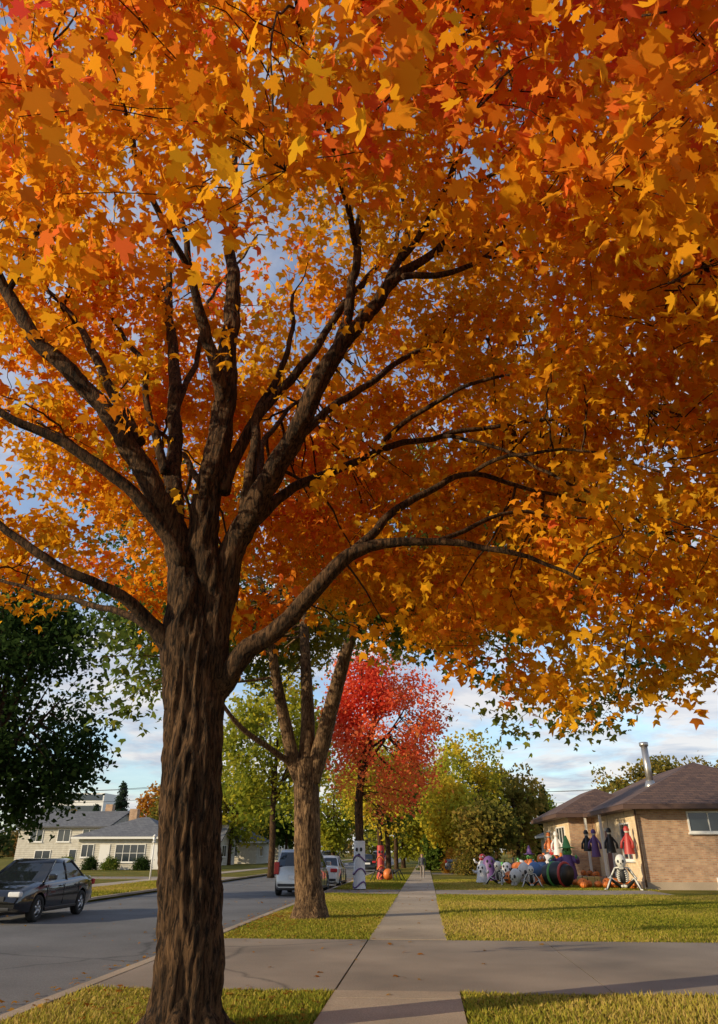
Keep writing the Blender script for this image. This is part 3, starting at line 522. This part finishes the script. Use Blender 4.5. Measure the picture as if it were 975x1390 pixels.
# ------------------------------------------------------------------ cars
TIRE=simple('tyre',(.02,.02,.02),.85); RIM=simple('alloy_rim',(.45,.46,.48),.3,.9); RED_L=simple('tail_lens',(.45,.02,.02),.15); CLR=simple('head_lens',(.7,.7,.7),.1); CGL=simple('car_glass',(.012,.015,.018),.04,spec=.8,scale=1); PLT=simple('licence_plate',(.7,.7,.72),.5)
def car(name,loc,rot,paint,kind='sedan'):
    E=empty(name,loc,rot)
    if kind=='sedan':
        top=[(-2.34,.62),(-2.30,.92),(-2.1,.99),(-1.6,1.02),(-.8,.98),(0,.95),(.8,.93),(1.2,.91),(1.7,.84),(2.1,.74),(2.28,.62),(2.34,.50)]; gb=(-1.72,1.22,.78,.93); gr=(-.98,.32,.58,1.43); hw=.87; wr=.31; wx=(-1.32,1.33); gm=None
    else:
        top=[(-2.34,.62),(-2.30,1.02),(-2.2,1.08),(-1.6,1.08),(-.8,1.07),(0,1.05),(.8,1.04),(1.2,1.02),(1.7,.96),(2.1,.86),(2.28,.72),(2.34,.55)]; gb=(-2.20,1.28,.84,1.05); gr=(-1.85,.45,.68,1.70); hw=.93; wr=.36; wx=(-1.42,1.42)
    V=[];Fc=[]; xs=[t[0] for t in top]
    dense=np.linspace(xs[0],xs[-1],40)
    for x in dense:
        zt=np.interp(x,xs,[t[1] for t in top]); e=abs(x)/2.34; w_=hw*(1-.16*e**5); zb=.20+.16*max(0,e-.8)/.2*.7
        sec=[(0,zb),(w_*.86,zb),(w_*.965,zb+.05),(w_*.985,zb+.16),(w_,zb+.32*(zt-zb)+.08),(w_*.99,zt-.26*(zt-zb)),(w_*.955,zt-.10*(zt-zb)),(w_*.88,zt-.015),(w_*.5,zt+.025),(0,zt+.035)]
        V+= [(x,y,z) for y,z in sec]+[(x,-y,z) for y,z in sec[-2:0:-1]]
    m=18
    for i in range(39):
        for k in range(m): a=i*m+k; b=i*m+(k+1)%m; Fc.append((a,a+m,b+m,b))
    Fc.append(tuple(range(m))); Fc.append(tuple(39*m+k for k in reversed(range(m))))
    o=pyd('body',V,Fc,paint,True); link(o,E)
    cut=[]
    for x in wx:
        for s in (-1,1):
            tb=Tubes(); tb.add([Vector((x,s*(hw-.22),wr)),Vector((x,s*(hw+.2),wr))],[wr+.06]*2,28); c=tb.obj('cut',BLK,E,smooth=False); cut.append(c)
            bm=o.modifiers.new('c','BOOLEAN'); bm.operation='DIFFERENCE'; bm.object=c; bm.solver='EXACT'
    bpy.context.view_layer.update(); dg=bpy.context.evaluated_depsgraph_get(); me=bpy.data.meshes.new_from_object(o.evaluated_get(dg)); o.modifiers.clear(); o.data=me; o.data.materials.clear(); o.data.materials.append(paint)
    try: me.set_sharp_from_angle(angle=math.radians(35))
    except Exception: pass
    for c in cut: bpy.data.objects.remove(c)
    x0,x1,wb,zb=gb; X0,X1,wt,zt=gr
    def ring(f,xa,xb,w_,z):
        r=.12; return [(xa+r,-w_,z),(xb-r,-w_,z),(xb,-w_*.6,z),(xb+.03,0,z),(xb,w_*.6,z),(xb-r,w_,z),(xa+r,w_,z),(xa,w_*.6,z),(xa-.02,0,z),(xa,-w_*.6,z)]
    V=[];Fc=[]
    for f in (0,.5,.92,1): 
        g=f**.92; V+=ring(f,x0+(X0-x0)*g,x1+(X1-x1)*g,wb+(wt-wb)*f**1.3,zb-.03+(zt-zb+.0)*f)
    for i in range(3):
        for k in range(10): a=i*10+k; b=i*10+(k+1)%10; Fc.append((a,b,b+10,a+10))
    Fc.append(tuple(30+k for k in range(10))); link(pyd('windows',V,Fc,CGL),E)
    V=[]
    for f,sx_,dz in ((.9,1.012,.0),(1,1.0,.03),(1,.8,.055)):
        g=f**.92; q=ring(f,x0+(X0-x0)*g,x1+(X1-x1)*g,wb+(wt-wb)*f**1.3,zb-.03+(zt-zb)*f); cx_=(X0+X1)/2
        V+=[(cx_+(a-cx_)*sx_,b*sx_+math.copysign(.006,b) if b else 0,c+dz) for a,b,c in q]
    Fc=[]
    for i in range(2):
        for k in range(10): a=i*10+k; b=i*10+(k+1)%10; Fc.append((a,b,b+10,a+10))
    Fc.append(tuple(20+k for k in range(10))); link(pyd('roof',V,Fc,paint,True),E)
    tb=Tubes()
    for s in (-1,1):
        for (xa,xb) in ((x0+.14,X0+.14),(x1-.14,X1-.12),((x0+x1)/2-.05,(X0+X1)/2+.0)): tb.add([Vector((xa,s*(wb-.0),zb-.03)),Vector((xa*.45+xb*.55,s*(wb+(wt-wb)*.47),zb+.5*(zt-zb))),Vector((xb,s*(wt+.01),zt-.03))],[.035,.03,.03],6)
        if kind=='suv': tb.add([Vector((x0+.75,s*(wb),zb-.03)),Vector((X0+.6,s*(wt+.01),zt-.03))],[.05,.05],6)
    tb.obj('pillars',paint,E)
    for x in wx:
        for s in (-1,1):
            y=s*(hw-.10); prof_=[(wr*.62,-.10),(wr*.93,-.10),(wr,-.07),(wr,.07),(wr*.93,.10),(wr*.66,.10),(wr*.62,.06)]
            V=[];Fc=[]
            for k in range(28):
                a=2*math.pi*k/28
                for r,q in prof_: V.append((x+r*math.cos(a),y+s*q,wr+r*math.sin(a)))
            L_=len(prof_)
            for k in range(28):
                for j in range(L_): a=k*L_+j; b=k*L_+(j+1)%L_; c=((k+1)%28)*L_+j; d=((k+1)%28)*L_+(j+1)%L_; Fc.append((a,b,d,c))
            link(pyd('tyre',V,Fc,TIRE,True),E)
            tb=Tubes(); yo=y+s*.055; tb.add([Vector((x,y+s*.01,wr)),Vector((x,y+s*.03,wr))],[wr*.63]*2,24); tb.obj('wheel_well_disc',BLK,E,smooth=False)
            tb=Tubes()
            for k in range(5):
                a=k*2*math.pi/5+.3; c=Vector((x,yo,wr)); e=c+Vector((math.cos(a),0,math.sin(a)))*wr*.62; tb.add([c,e],[.05,.035],6)
            tb.add([Vector((x,yo-s*.02,wr)),Vector((x,yo+s*.03,wr))],[.07,.05],12)
            P_=[Vector((x+wr*.62*math.cos(a),yo,wr+wr*.62*math.sin(a))) for a in np.linspace(0,2*math.pi,25)]; tb.add(P_,[.022]*25,6,cap=False); tb.obj('rim',RIM,E)
    for s in (-1,1):
        box('headlight',2.10,2.27,s*.62-.16,s*.62+.16,.60 if kind=='sedan' else .70,.72 if kind=='sedan' else .86,CLR,E,.03)
        if kind=='sedan': box('taillight',-2.345,-2.2,s*.62-.17,s*.62+.17,.74,.90,RED_L,E,.03)
        else: box('taillight',-2.36,-2.12,s*.80-.10,s*.80+.10,.80,1.25,RED_L,E,.03)
        o=box('mirror',.82,.98,s*(hw+.06)-.10,s*(hw+.06)+.10,.95 if kind=='sedan' else 1.08,1.09 if kind=='sedan' else 1.26,paint,E,.03)
        for xd in (.95,-.05,-1.02): box('door_seam',xd-.006,xd+.006,s*hw-.012,s*hw+.004,.36,.84,BLK,E)
        for xd in (.08,-.90): box('door_handle',xd,xd+.16,s*(hw+.0)-.02,s*(hw+.0)+.02,.78,.81,paint,E,.008)
        box('sill_trim',-.95,.95,s*hw-.03,s*hw+.008,.24,.31,BLK,E,.01)
    box('rear_plate',-2.375,-2.34,-.26,.26,.62,.76,PLT,E,.005); box('front_grille',2.27,2.345,-.42,.42,.50,.62,BLK,E,.01); box('rear_bumper_trim',-2.38,-2.25,-.72,.72,.36,.46,BLK,E,.02); box('front_bumper_intake',2.28,2.36,-.6,.6,.30,.38,BLK,E,.02)
    return E
PB=simple('black_car_paint',(.012,.012,.014),.18,.2,coat=1,var=.1); PS=simple('silver_car_paint',(.42,.43,.44),.3,.6,coat=1,var=.05); PW=simple('white_car_paint',(.62,.63,.64),.3,0,coat=1,var=.05); PD=simple('blue_car_paint',(.03,.04,.07),.25,.2,coat=1)
rd=-.122
car('parked_sedan',(-11.05,22.5,rd),-math.pi/2,PB); car('parked_suv',(-5.4,35.9,rd),math.pi/2,PS,'suv'); car('parked_sedan',(-5.15,42.3,rd),math.pi/2,PW)
car('parked_sedan',(-11.1,86,rd),-math.pi/2,PD); car('parked_suv',(-11.1,94,rd),-math.pi/2,PB,'suv'); car('parked_sedan',(-5.3,76,rd),math.pi/2,PB); car('parked_suv',(-5.3,95,rd),math.pi/2,PW,'suv'); car('parked_sedan',(3.8,64,.02),0,PD)
# ------------------------------------------------------------------ halloween yard
def M_(nm,c,r=.5): return simple(nm,c,r,var=.06)
mW=M_('white_nylon',(.66,.65,.66)); mO=M_('orange_nylon',(.60,.16,.03)); mP=M_('purple_nylon',(.13,.06,.20)); mG=M_('green_nylon',(.09,.30,.07)); mK=M_('black_nylon',(.012,.012,.014)); mR=M_('red_nylon',(.38,.035,.03)); mB=M_('blue_nylon',(.07,.15,.33)); mBone=M_('bone_plastic',(.62,.60,.55)); mPk=M_('pumpkin_skin',(.62,.16,.02)); mY=M_('straw',(.5,.38,.15),.9)
def ell(name,c,s,mat,par,ribs=0,rd_=0,seg=24,rings=14,fn=None):
    V=[];Fc=[]
    for i in range(rings+1):
        ph=math.pi*i/rings
        for k in range(seg):
            a=2*math.pi*k/seg; r=math.sin(ph)*(1+rd_*(abs(math.cos(ribs*a/2))-1) if ribs else 1); p=[r*math.cos(a),r*math.sin(a),math.cos(ph)]
            if fn: p=fn(p)
            V.append((c[0]+p[0]*s[0],c[1]+p[1]*s[1],c[2]+p[2]*s[2]))
    for i in range(rings):
        for k in range(seg): a=i*seg+k; b=i*seg+(k+1)%seg; Fc.append((a,a+seg,b+seg,b))
    return link(pyd(name,V,Fc,mat,True),par)
def lathe(name,prof_,mat,par,c=(0,0,0),seg=24):
    V=[];Fc=[]
    for r,z in prof_:
        for k in range(seg): a=2*math.pi*k/seg; V.append((c[0]+r*math.cos(a),c[1]+r*math.sin(a),c[2]+z))
    for i in range(len(prof_)-1):
        for k in range(seg): a=i*seg+k; b=i*seg+(k+1)%seg; Fc.append((a,b,b+seg,a+seg))
    return link(pyd(name,V,Fc,mat,True),par)
FR=-math.pi*.62
def rf(): return FR+random.uniform(-.7,.5)
def ghost(x,y,h,m=mW):
    E=empty('inflatable_ghost',(x,y,0),rf()); lathe('body',[(.34*h,0),(.36*h,.05*h),(.30*h,.25*h),(.27*h,.5*h),(.28*h,.7*h),(.24*h,.87*h),(.14*h,.96*h),(0,h)],m,E)
    for s in (-1,1):
        ell('eye',(.24*h,s*.10*h,.78*h),(.04*h,.05*h,.07*h),mK,E); tb=Tubes(); P_,R_=catmull([Vector((0,s*.22*h,.55*h)),Vector((.15*h,s*.40*h,.56*h)),Vector((.28*h,s*.44*h,.66*h))],[.08*h,.07*h,.03*h],.06); tb.add(P_,R_,12); tb.obj('arm',m,E)
    ell('mouth',(.265*h,0,.60*h),(.03*h,.06*h,.08*h),mK,E)
def pumpkin(x,y,r,face=True,z=0,name='jack_o_lantern'):
    E=empty(name,(x,y,z),rf()); ell('pumpkin',(0,0,r*.8),(r,r,r*.82),mPk if r<.4 else mO,E,10,.16,50,18); tb=Tubes(); tb.add([Vector((0,0,r*1.5)),Vector((.02*r,0,r*1.72)),Vector((.14*r,0,r*1.92))],[.13*r,.09*r,.08*r],8); tb.obj('stem',mG if r>.4 else BARK,E)
    if face:
        for s in (-1,1): ell('eye',(.86*r,s*.32*r,1.02*r),(.10*r,.13*r,.15*r),mK,E,seg=3)
        ell('mouth',(.86*r,0,.56*r),(.12*r,.42*r,.12*r),mK,E)
def skull(E,c,r):
    def fn(p): 
        x,y,z=p; f=1-.28*max(0,-z)**1.2; return [x*f+.10*max(0,-z),y*f*.9,z]
    ell('skull',c,(r,r*.95,r*1.05),mBone,E,fn=fn); c=Vector(c)
    for s in (-1,1): ell('eye_socket',c+Vector((.86*r,s*.33*r,.02*r)),(.12*r,.22*r,.24*r),mK,E)
    ell('nose',c+Vector((.93*r,0,-.30*r)),(.07*r,.09*r,.12*r),mK,E); box('jaw',c.x+.25*r,c.x+.85*r,c.y-.36*r,c.y+.36*r,c.z-1.12*r,c.z-.72*r,mBone,E,.08*r)
    for k in range(6): yy=c.y-.30*r+k*.12*r; box('tooth_gap',c.x+.84*r,c.x+.875*r,yy-.012*r,yy+.012*r,c.z-1.02*r,c.z-.62*r,mK,E)
def skeleton(x,y,k=1.0,rot=FR,name='sitting_skeleton'):
    E=empty(name,(x,y,0),rot); tb=Tubes(); v=lambda a,b,c:Vector((a,b,c))*k
    skull(E,v(.10,0,1.22),.30*k)
    tb.add([v(-.1,0,.12),v(-.14,0,.4),v(-.08,0,.75),v(0,0,1.0)],[.05*k]*4,8)
    for i in range(6):
        z=.46+i*.085; w_=.22+.05*math.sin(i*.6+.4); P_=[v(-.06+.18*(1-math.cos(a))*.8 ,w_*math.sin(a),z-.05*(1-math.cos(a))) for a in np.linspace(-2.6,2.6,17)]; tb.add(P_,[.026*k]*17,6)
    tb.add([v(-.02,-.32,.94),v(.04,0,.98),v(-.02,.32,.94)],[.035*k]*3,6)
    P_=[v(-.08+.12*math.cos(a),.20*math.sin(a),.16) for a in np.linspace(0,6.28,14)]; tb.add(P_,[.06*k]*14,8)
    for s in (-1,1):
        tb.add([v(-.02,s*.32,.94),v(.05,s*.52,.62)],[.042*k,.036*k],8); tb.add([v(.05,s*.52,.62),v(.36,s*.60,.52)],[.035*k,.028*k],8)
        for f in range(5): tb.add([v(.36,s*.60,.52),v(.46,s*(.54+f*.03),.52),v(.53-.02*abs(f-2),s*(.53+f*.035),.50)],[.014*k,.012*k,.008*k],5)
        tb.add([v(-.02,s*.16,.16),v(.40,s*.55,.50)],[.055*k,.05*k],8); tb.add([v(.40,s*.55,.50),v(.68,s*.75,.08)],[.045*k,.035*k],8); tb.add([v(.64,s*.75,.05),v(.9,s*.85,.05)],[.045*k,.03*k],8)
    tb.obj('bones',mBone,E); ell('black_torso',v(-.03,0,.62),(.19*k,.24*k,.36*k),mK,E)
    for s in (-1,1): 
        t2=Tubes(); t2.add([v(-.04,s*.16,.14),v(.36,s*.55,.46),v(.64,s*.75,.06)],[.09*k,.08*k,.07*k],8); t2.add([v(-.06,s*.30,.92),v(.0,s*.52,.60),v(.32,s*.61,.50)],[.07*k,.06*k,.05*k],8); t2.obj('black_suit_limb',mK,E)
def witch(x,y,h,body,hat):
    E=empty('inflatable_witch',(x,y,0),rf()); lathe('robe',[(.20*h,0),(.21*h,.04*h),(.17*h,.3*h),(.13*h,.55*h),(.10*h,.62*h)],body,E); ell('head',(0,0,.69*h),(.11*h,.11*h,.12*h),mG,E); lathe('hat',[(.20*h,.76*h),(.21*h,.77*h),(.10*h,.79*h),(.07*h,.9*h),(.02*h,1.03*h),(0,1.04*h)],hat,E)
    tb=Tubes(); tb.add([Vector((.09*h,0,.69*h)),Vector((.19*h,0,.66*h))],[.03*h,.008*h],8); tb.obj('nose',mG,E)
    for s in (-1,1):
        ell('eye',(.095*h,s*.045*h,.72*h),(.02*h,.02*h,.02*h),mK,E); tb=Tubes(); P_,R_=catmull([Vector((0,s*.13*h,.54*h)),Vector((.1*h,s*.26*h,.48*h)),Vector((.22*h,s*.28*h,.56*h))],[.06*h,.055*h,.05*h],.05); tb.add(P_,R_,10); tb.obj('sleeve',body,E); ell('hand',(.24*h,s*.28*h,.58*h),(.035*h,.03*h,.045*h),mG,E)
def arch_cat(x,y,h):
    E=empty('inflatable_black_cat',(x,y,0),rf()); tb=Tubes()
    P_,R_=catmull([Vector((-.45*h,0,.35*h)),Vector((-.25*h,0,.62*h)),Vector((.1*h,0,.66*h)),Vector((.35*h,0,.50*h))],[.2*h,.27*h,.27*h,.2*h],.06); tb.add(P_,R_,16)
    for a in (-.42,.32):
        for s in (-1,1): tb.add([Vector((a*h,s*.12*h,.4*h)),Vector((a*h,s*.15*h,.02))],[.12*h,.10*h],12)
    P_,R_=catmull([Vector((-.5*h,0,.45*h)),Vector((-.72*h,0,.7*h)),Vector((-.6*h,0,1.0*h)),Vector((-.7*h,0,1.2*h))],[.09*h,.08*h,.07*h,.04*h],.06); tb.add(P_,R_,12); tb.obj('body',mK,E); ell('head',(.55*h,0,.72*h),(.24*h,.26*h,.22*h),mK,E)
    for s in (-1,1): lathe('ear',[(.08*h,0),(.0,.18*h)],mK,E,(.53*h,s*.15*h,.88*h),8); ell('eye',(.75*h,s*.10*h,.76*h),(.03*h,.05*h,.05*h),mG,E)
    P_=[Vector((.42*h,.25*h*math.cos(a),.60*h+.22*h*math.sin(a))) for a in np.linspace(0,6.28,20)]; tb=Tubes(); tb.add(P_,[.05*h]*20,8); tb.obj('collar',mR,E)
def snowtube(x,y,h,a,b):
    E=empty('inflatable_stacked_monster',(x,y,0),rf()); ell('lower',(0,0,.26*h),(.27*h,.27*h,.27*h),a,E); ell('middle',(0,0,.58*h),(.2*h,.2*h,.2*h),b,E); ell('head',(0,0,.84*h),(.16*h,.16*h,.16*h),a,E)
    for s in (-1,1): ell('eye',(.14*h,s*.06*h,.87*h),(.04*h,.04*h,.05*h),mW,E); ell('pupil',(.175*h,s*.06*h,.87*h),(.012*h,.02*h,.025*h),mK,E)
    for s in (-1,1): tb=Tubes(); tb.add([Vector((0,s*.17*h,.6*h)),Vector((.08*h,s*.32*h,.68*h)),Vector((.12*h,s*.36*h,.8*h))],[.05*h,.045*h,.04*h],10); tb.obj('arm',b,E)
def cauldron(x,y,h):
    E=empty('inflatable_cauldron',(x,y,0),FR); ell('pot',(0,0,.45*h),(.42*h,.42*h,.44*h),mK,E); 
    P_=[Vector((.33*h*math.cos(a),.33*h*math.sin(a),.78*h)) for a in np.linspace(0,6.28,24)]; tb=Tubes(); tb.add(P_,[.06*h]*24,10); tb.obj('rim',mR,E)
    for i in range(7): a=i*.9; ell('bubble',(.18*h*math.cos(a),.18*h*math.sin(a),.86*h+.05*h*(i%3)),(.12*h,)*3,mG,E)
def tunnel(x,y,h):
    E=empty('inflatable_black_archway',(x,y,0),FR+1.1); tb=Tubes(); P_,R_=catmull([Vector((-.55*h,0,.42*h)),Vector((0,0,.52*h)),Vector((.5*h,0,.42*h))],[.40*h,.44*h,.40*h],.08); tb.add(P_,R_,20); tb.obj('body',mK,E)
    for xx,m in ((-.2,mG),(.35,mR)): P_=[Vector((xx*h,.43*h*math.cos(a),.48*h+.43*h*math.sin(a))) for a in np.linspace(0,6.28,26)]; tb=Tubes(); tb.add(P_,[.055*h]*26,8); tb.obj('ring',m,E)
ghost(3.0,45,.95); ghost(3.7,48.5,1.3,mP); arch_cat(4.9,47.2,1.0); pumpkin(5.2,46.5,.62); pumpkin(4.4,43.6,.38); witch(7.45,43.6,2.2,mP,mG); witch(6.4,51,1.8,mO,mP); ghost(7.0,47.5,1.4); cauldron(4.7,49.6,.9)
tunnel(6.35,40.3,1.15)
snowtube(6.1,43.8,1.4,mO,mB); snowtube(3.5,51,1.4,mR,mW); snowtube(6.9,45.4,1.25,mG,mW); snowtube(7.6,49,1.8,mR,mO); ghost(5.6,49,1.1); ghost(4.5,46.4,1.0,mW); pumpkin(6.6,42.6,.42)
E=empty('inflatable_skull',(4.4,41.2,0),FR-.3); skull(E,Vector((0,0,.42)),.34)
E=empty('inflatable_skull',(5.2,44.2,0),FR); skull(E,Vector((0,0,.55)),.42)
E=empty('inflatable_globe',(5.5,42.2,0),FR); ell('globe',(0,0,.70),(.36,.36,.36),mB,E); lathe('base',[(.34,0),(.34,.1),(.25,.25),(.22,.4)],mO,E)
skeleton(3.7,42.4,.7,FR-.4,'inflatable_skeleton'); skeleton(5.0,40,.6,FR+.3,'inflatable_skeleton')
skeleton(8.75,37.6,.92,FR+.1)
for i in range(34): pumpkin(random.uniform(7.2,9.5),random.uniform(38.6,46.8),random.uniform(.14,.26),i%2==0)
for i in range(5): pumpkin(8.6+.2*(i%2),42.7+i*.8,.17,True,z=.34)
for (x,y,m1,hh) in [(9.45,38.6,mR,3.2),(9.3,41.6,mK,3.2),(9.0,43.9,mP,3.1),(8.9,45.4,mK,3.1),(7.75,48.6,mW,3.1),(7.75,51.5,mO,3.1)]:
    E=empty('hanging_ghoul_decoration',(x,y,0),rf()); z0=random.uniform(1.2,1.6); lathe('robe',[(.24,z0),(.20,z0+.3),(.15,2.05),(.08,2.3)],m1,E); ell('head',(0,0,2.40),(.11,.11,.14),mBone,E)
    for s in (-1,1): ell('eye',(.10,s*.04,2.42),(.02,.025,.03),mK,E); tb=Tubes(); tb.add([Vector((0,s*.10,2.15)),Vector((.10,s*.28,1.9)),Vector((.14,s*.30,1.65))],[.06,.05,.07],8); tb.obj('sleeve',m1,E)
    lathe('hood',[(.13,2.38),(.13,2.47),(.08,2.57),(0,2.6)],m1,E); tb=Tubes(); tb.add([Vector((0,0,2.58)),Vector((0,0,hh+.1))],[.01,.01],5); tb.obj('cord',mK,E)
E=empty('hay_bale',(8.0,41.6,0),.3); box('bale',-.5,.5,-.25,.25,0,.42,mY,E,.03)
for k in (-.2,.2): box('twine',k-.01,k+.01,-.256,.256,-.0,.427,mK,E)
def wrap(x,y,r,z0,z1,m,stripe,face):
    E=empty('trunk_costume_wrap',(x,y,0),-math.pi/2); lathe('wrap',[(r*1.22,z0),(r*1.12,z0+.1),(r*1.06,(z0+z1)/2),(r*1.08,z1)],m,E)
    for i,z in enumerate(np.linspace(z0+.15,z1-.7,3)):
        tb=Tubes(); P_=[Vector((r*1.14*math.cos(a),r*1.14*math.sin(a),z+.12*math.sin(a*2+i))) for a in np.linspace(0,6.28,24)]; tb.add(P_,[.035]*24,6); tb.obj('band',stripe,E)
    for s in (-1,1): ell('eye',(r*1.08,s*r*.4,z1-.35),(.03,.06,.08),face,E)
    ell('mouth',(r*1.10,0,z1-.58),(.03,.07,.07),face,E)
wrap(-3.0,36.7,.24,.05,1.95,mW,mP,mK); wrap(-2.7,48.8,.20,.05,1.85,mR,mO,mK)
E=empty('inflatable_spider',(-2.2,47.4,0),FR); ell('body',(0,0,.35),(.35,.3,.3),mO,E)
for s in (-1,1):
    for k in range(4):
        tb=Tubes(); a=-.6+k*.45; tb.add([Vector((a*.3,s*.2,.35)),Vector((a*.8,s*.5,.6)),Vector((a*1.2,s*.75,.03))],[.04,.035,.02],8); tb.obj('leg',mK,E)
# ------------------------------------------------------------------ child on the sidewalk
def person(x,y,h):
    E=empty('walking_child',(x,y,.02),-math.pi/2)
    J={'pel':(0,0,.52,.085),'wst':(0,0,.60,.078),'chs':(.005,0,.72,.09),'nk0':(0,0,.82,.05),'nk':(.005,0,.86,.034),'hd0':(.012,0,.90,.055),'hd':(.012,0,.95,.066),'tp':(.005,0,.985,.045)}
    ed=[('pel','wst'),('wst','chs'),('chs','nk0'),('nk0','nk'),('nk','hd0'),('hd0','hd'),('hd','tp')]
    for s,n_,st in ((1,'l',.10),(-1,'r',-.10)):
        J.update({'hp'+n_:(0,s*.055,.49,.065),'kn'+n_:(st*.7+.02,s*.06,.27,.045),'ak'+n_:(st,s*.06,.05,.028),'to'+n_:(st+.09,s*.065,.018,.022),'sh'+n_:(0,s*.105,.80,.042),'el'+n_:(-st*.35-.01,s*.14,.635,.030),'wr'+n_:(-st*.7+.03,s*.145,.50,.020),'pm'+n_:(-st*.8+.04,s*.143,.46,.022)})
        ed+=[('pel','hp'+n_),('hp'+n_,'kn'+n_),('kn'+n_,'ak'+n_),('ak'+n_,'to'+n_),('nk0','sh'+n_),('sh'+n_,'el'+n_),('el'+n_,'wr'+n_),('wr'+n_,'pm'+n_)]
    K=list(J); me=bpy.data.meshes.new('body'); me.from_pydata([tuple(c*h for c in J[k][:3]) for k in K],[(K.index(a),K.index(b)) for a,b in ed],[]); o=bpy.data.objects.new('body',me); link(o,E)
    md=o.modifiers.new('sk','SKIN'); 
    for i,k in enumerate(K): me.skin_vertices[0].data[i].radius=(J[k][3]*h,)*2
    me.skin_vertices[0].data[0].use_root=True; ss=o.modifiers.new('ss','SUBSURF'); ss.levels=2; ss.render_levels=2
    bpy.context.view_layer.update(); m2=bpy.data.meshes.new_from_object(o.evaluated_get(bpy.context.evaluated_depsgraph_get())); o.modifiers.clear(); o.data=m2
    sk=M_('skin',(.45,.26,.18)); jk=M_('jacket',(.05,.05,.07)); pn=M_('trousers',(.22,.18,.16)); hr=M_('hair',(.03,.02,.012)); sh=M_('shoes',(.35,.35,.36))
    m2.materials.clear()
    for m in (sk,jk,pn,hr,sh): m2.materials.append(m)
    for p in m2.polygons:
        c=p.center/h; r=0
        if c.z<.04: r=4
        elif c.z<.53 and abs(c.y)<.115: r=2
        elif c.z<.845 and not (abs(c.y)>.115 and c.z<.50): r=1
        elif c.z>.955 or (c.z>.90 and c.x<.0): r=3
        p.material_index=r; p.use_smooth=True
    for s,st in ((1,.10),(-1,-.10)):
        tb=Tubes(); c=Vector((-st*.8+.04,s*.143,.455))*h
        for f in range(4): tb.add([c+Vector((-.015+f*.010,0,-.01))*h,c+Vector((-.015+f*.012,-s*.003,-.035))*h,c+Vector((-.012+f*.012,-s*.01,-.052+abs(f-1.5)*.005))*h],[.0065*h,.006*h,.004*h],6)
        tb.add([c+Vector((.012,0,.01))*h,c+Vector((.03,-s*.004,-.012))*h,c+Vector((.034,-s*.006,-.028))*h],[.007*h,.006*h,.004*h],6); tb.obj('fingers',sk,E)
        ell('eye',(.072*h,s*.024*h,.945*h),(.006*h,.009*h,.006*h),BLK,E,seg=10,rings=6); ell('ear',(.01*h,s*.066*h,.94*h),(.012*h,.006*h,.018*h),sk,E,seg=10,rings=6)
    ell('nose',(.078*h,0,.928*h),(.012*h,.009*h,.013*h),sk,E,seg=10,rings=6); ell('mouth',(.071*h,0,.908*h),(.005*h,.018*h,.004*h),mR,E,seg=10,rings=6)
person(-.25,52,1.4)
# ------------------------------------------------------------------ poles, wires, post
WD=simple('utility_pole_wood',(.12,.08,.055),.9,var=.3,scale=4,bump=.3)
def pole(p,h):
    E=empty('utility_pole',p); tb=Tubes(); tb.add([Vector((0,0,0)),Vector((0,0,h))],[.16,.11],10); tb.add([Vector((-1.1,0,h-.7)),Vector((1.1,0,h-.7))],[.06,.06],6); tb.obj('pole',WD,E)
    t2=Tubes()
    for a in (-1,-.5,.5,1): t2.add([Vector((a,0,h-.65)),Vector((a,0,h-.45))],[.04,.03],8)
    t2.add([Vector((.3,.1,h-1.6)),Vector((.3,.1,h-2.5))],[.2,.2],10); t2.obj('insulators_and_transformer',STL,E)
A=[gp(-120,92),gp(232,98),gp(452,122)]; Bp=[gp(648,105),gp(1010,84),gp(1400,70)]
for p in A+Bp: pole(p,9.5)
E=empty('power_lines',(0,0,0)); tb=Tubes()
for Lp in (A,Bp):
    for i in range(2):
        for dz,o_ in ((0,-1),(0,1),(-1.3,0)):
            a=Lp[i]+Vector((o_,0,9+dz)); b=Lp[i+1]+Vector((o_,0,9+dz)); tb.add([a.lerp(b,t)-Vector((0,0,4*t*(1-t)*.9)) for t in np.linspace(0,1,14)],[.022]*14,4,cap=False)
tb.obj('wires',BLK,E)
p=gp(205,49); E=empty('lamp_post',p); tb=Tubes(); tb.add([Vector((0,0,0)),Vector((0,0,2.0))],[.05,.04],10); tb.add([Vector((0,0,2.0)),Vector((0,0,2.05))],[.12,.12],8); tb.add([Vector((0,0,2.32)),Vector((0,0,2.45))],[.15,.03],8); tb.obj('post',WHT,E); t2=Tubes(); t2.add([Vector((0,0,2.05)),Vector((0,0,2.32))],[.08,.12],8); t2.obj('lantern_glass',CLR,E)
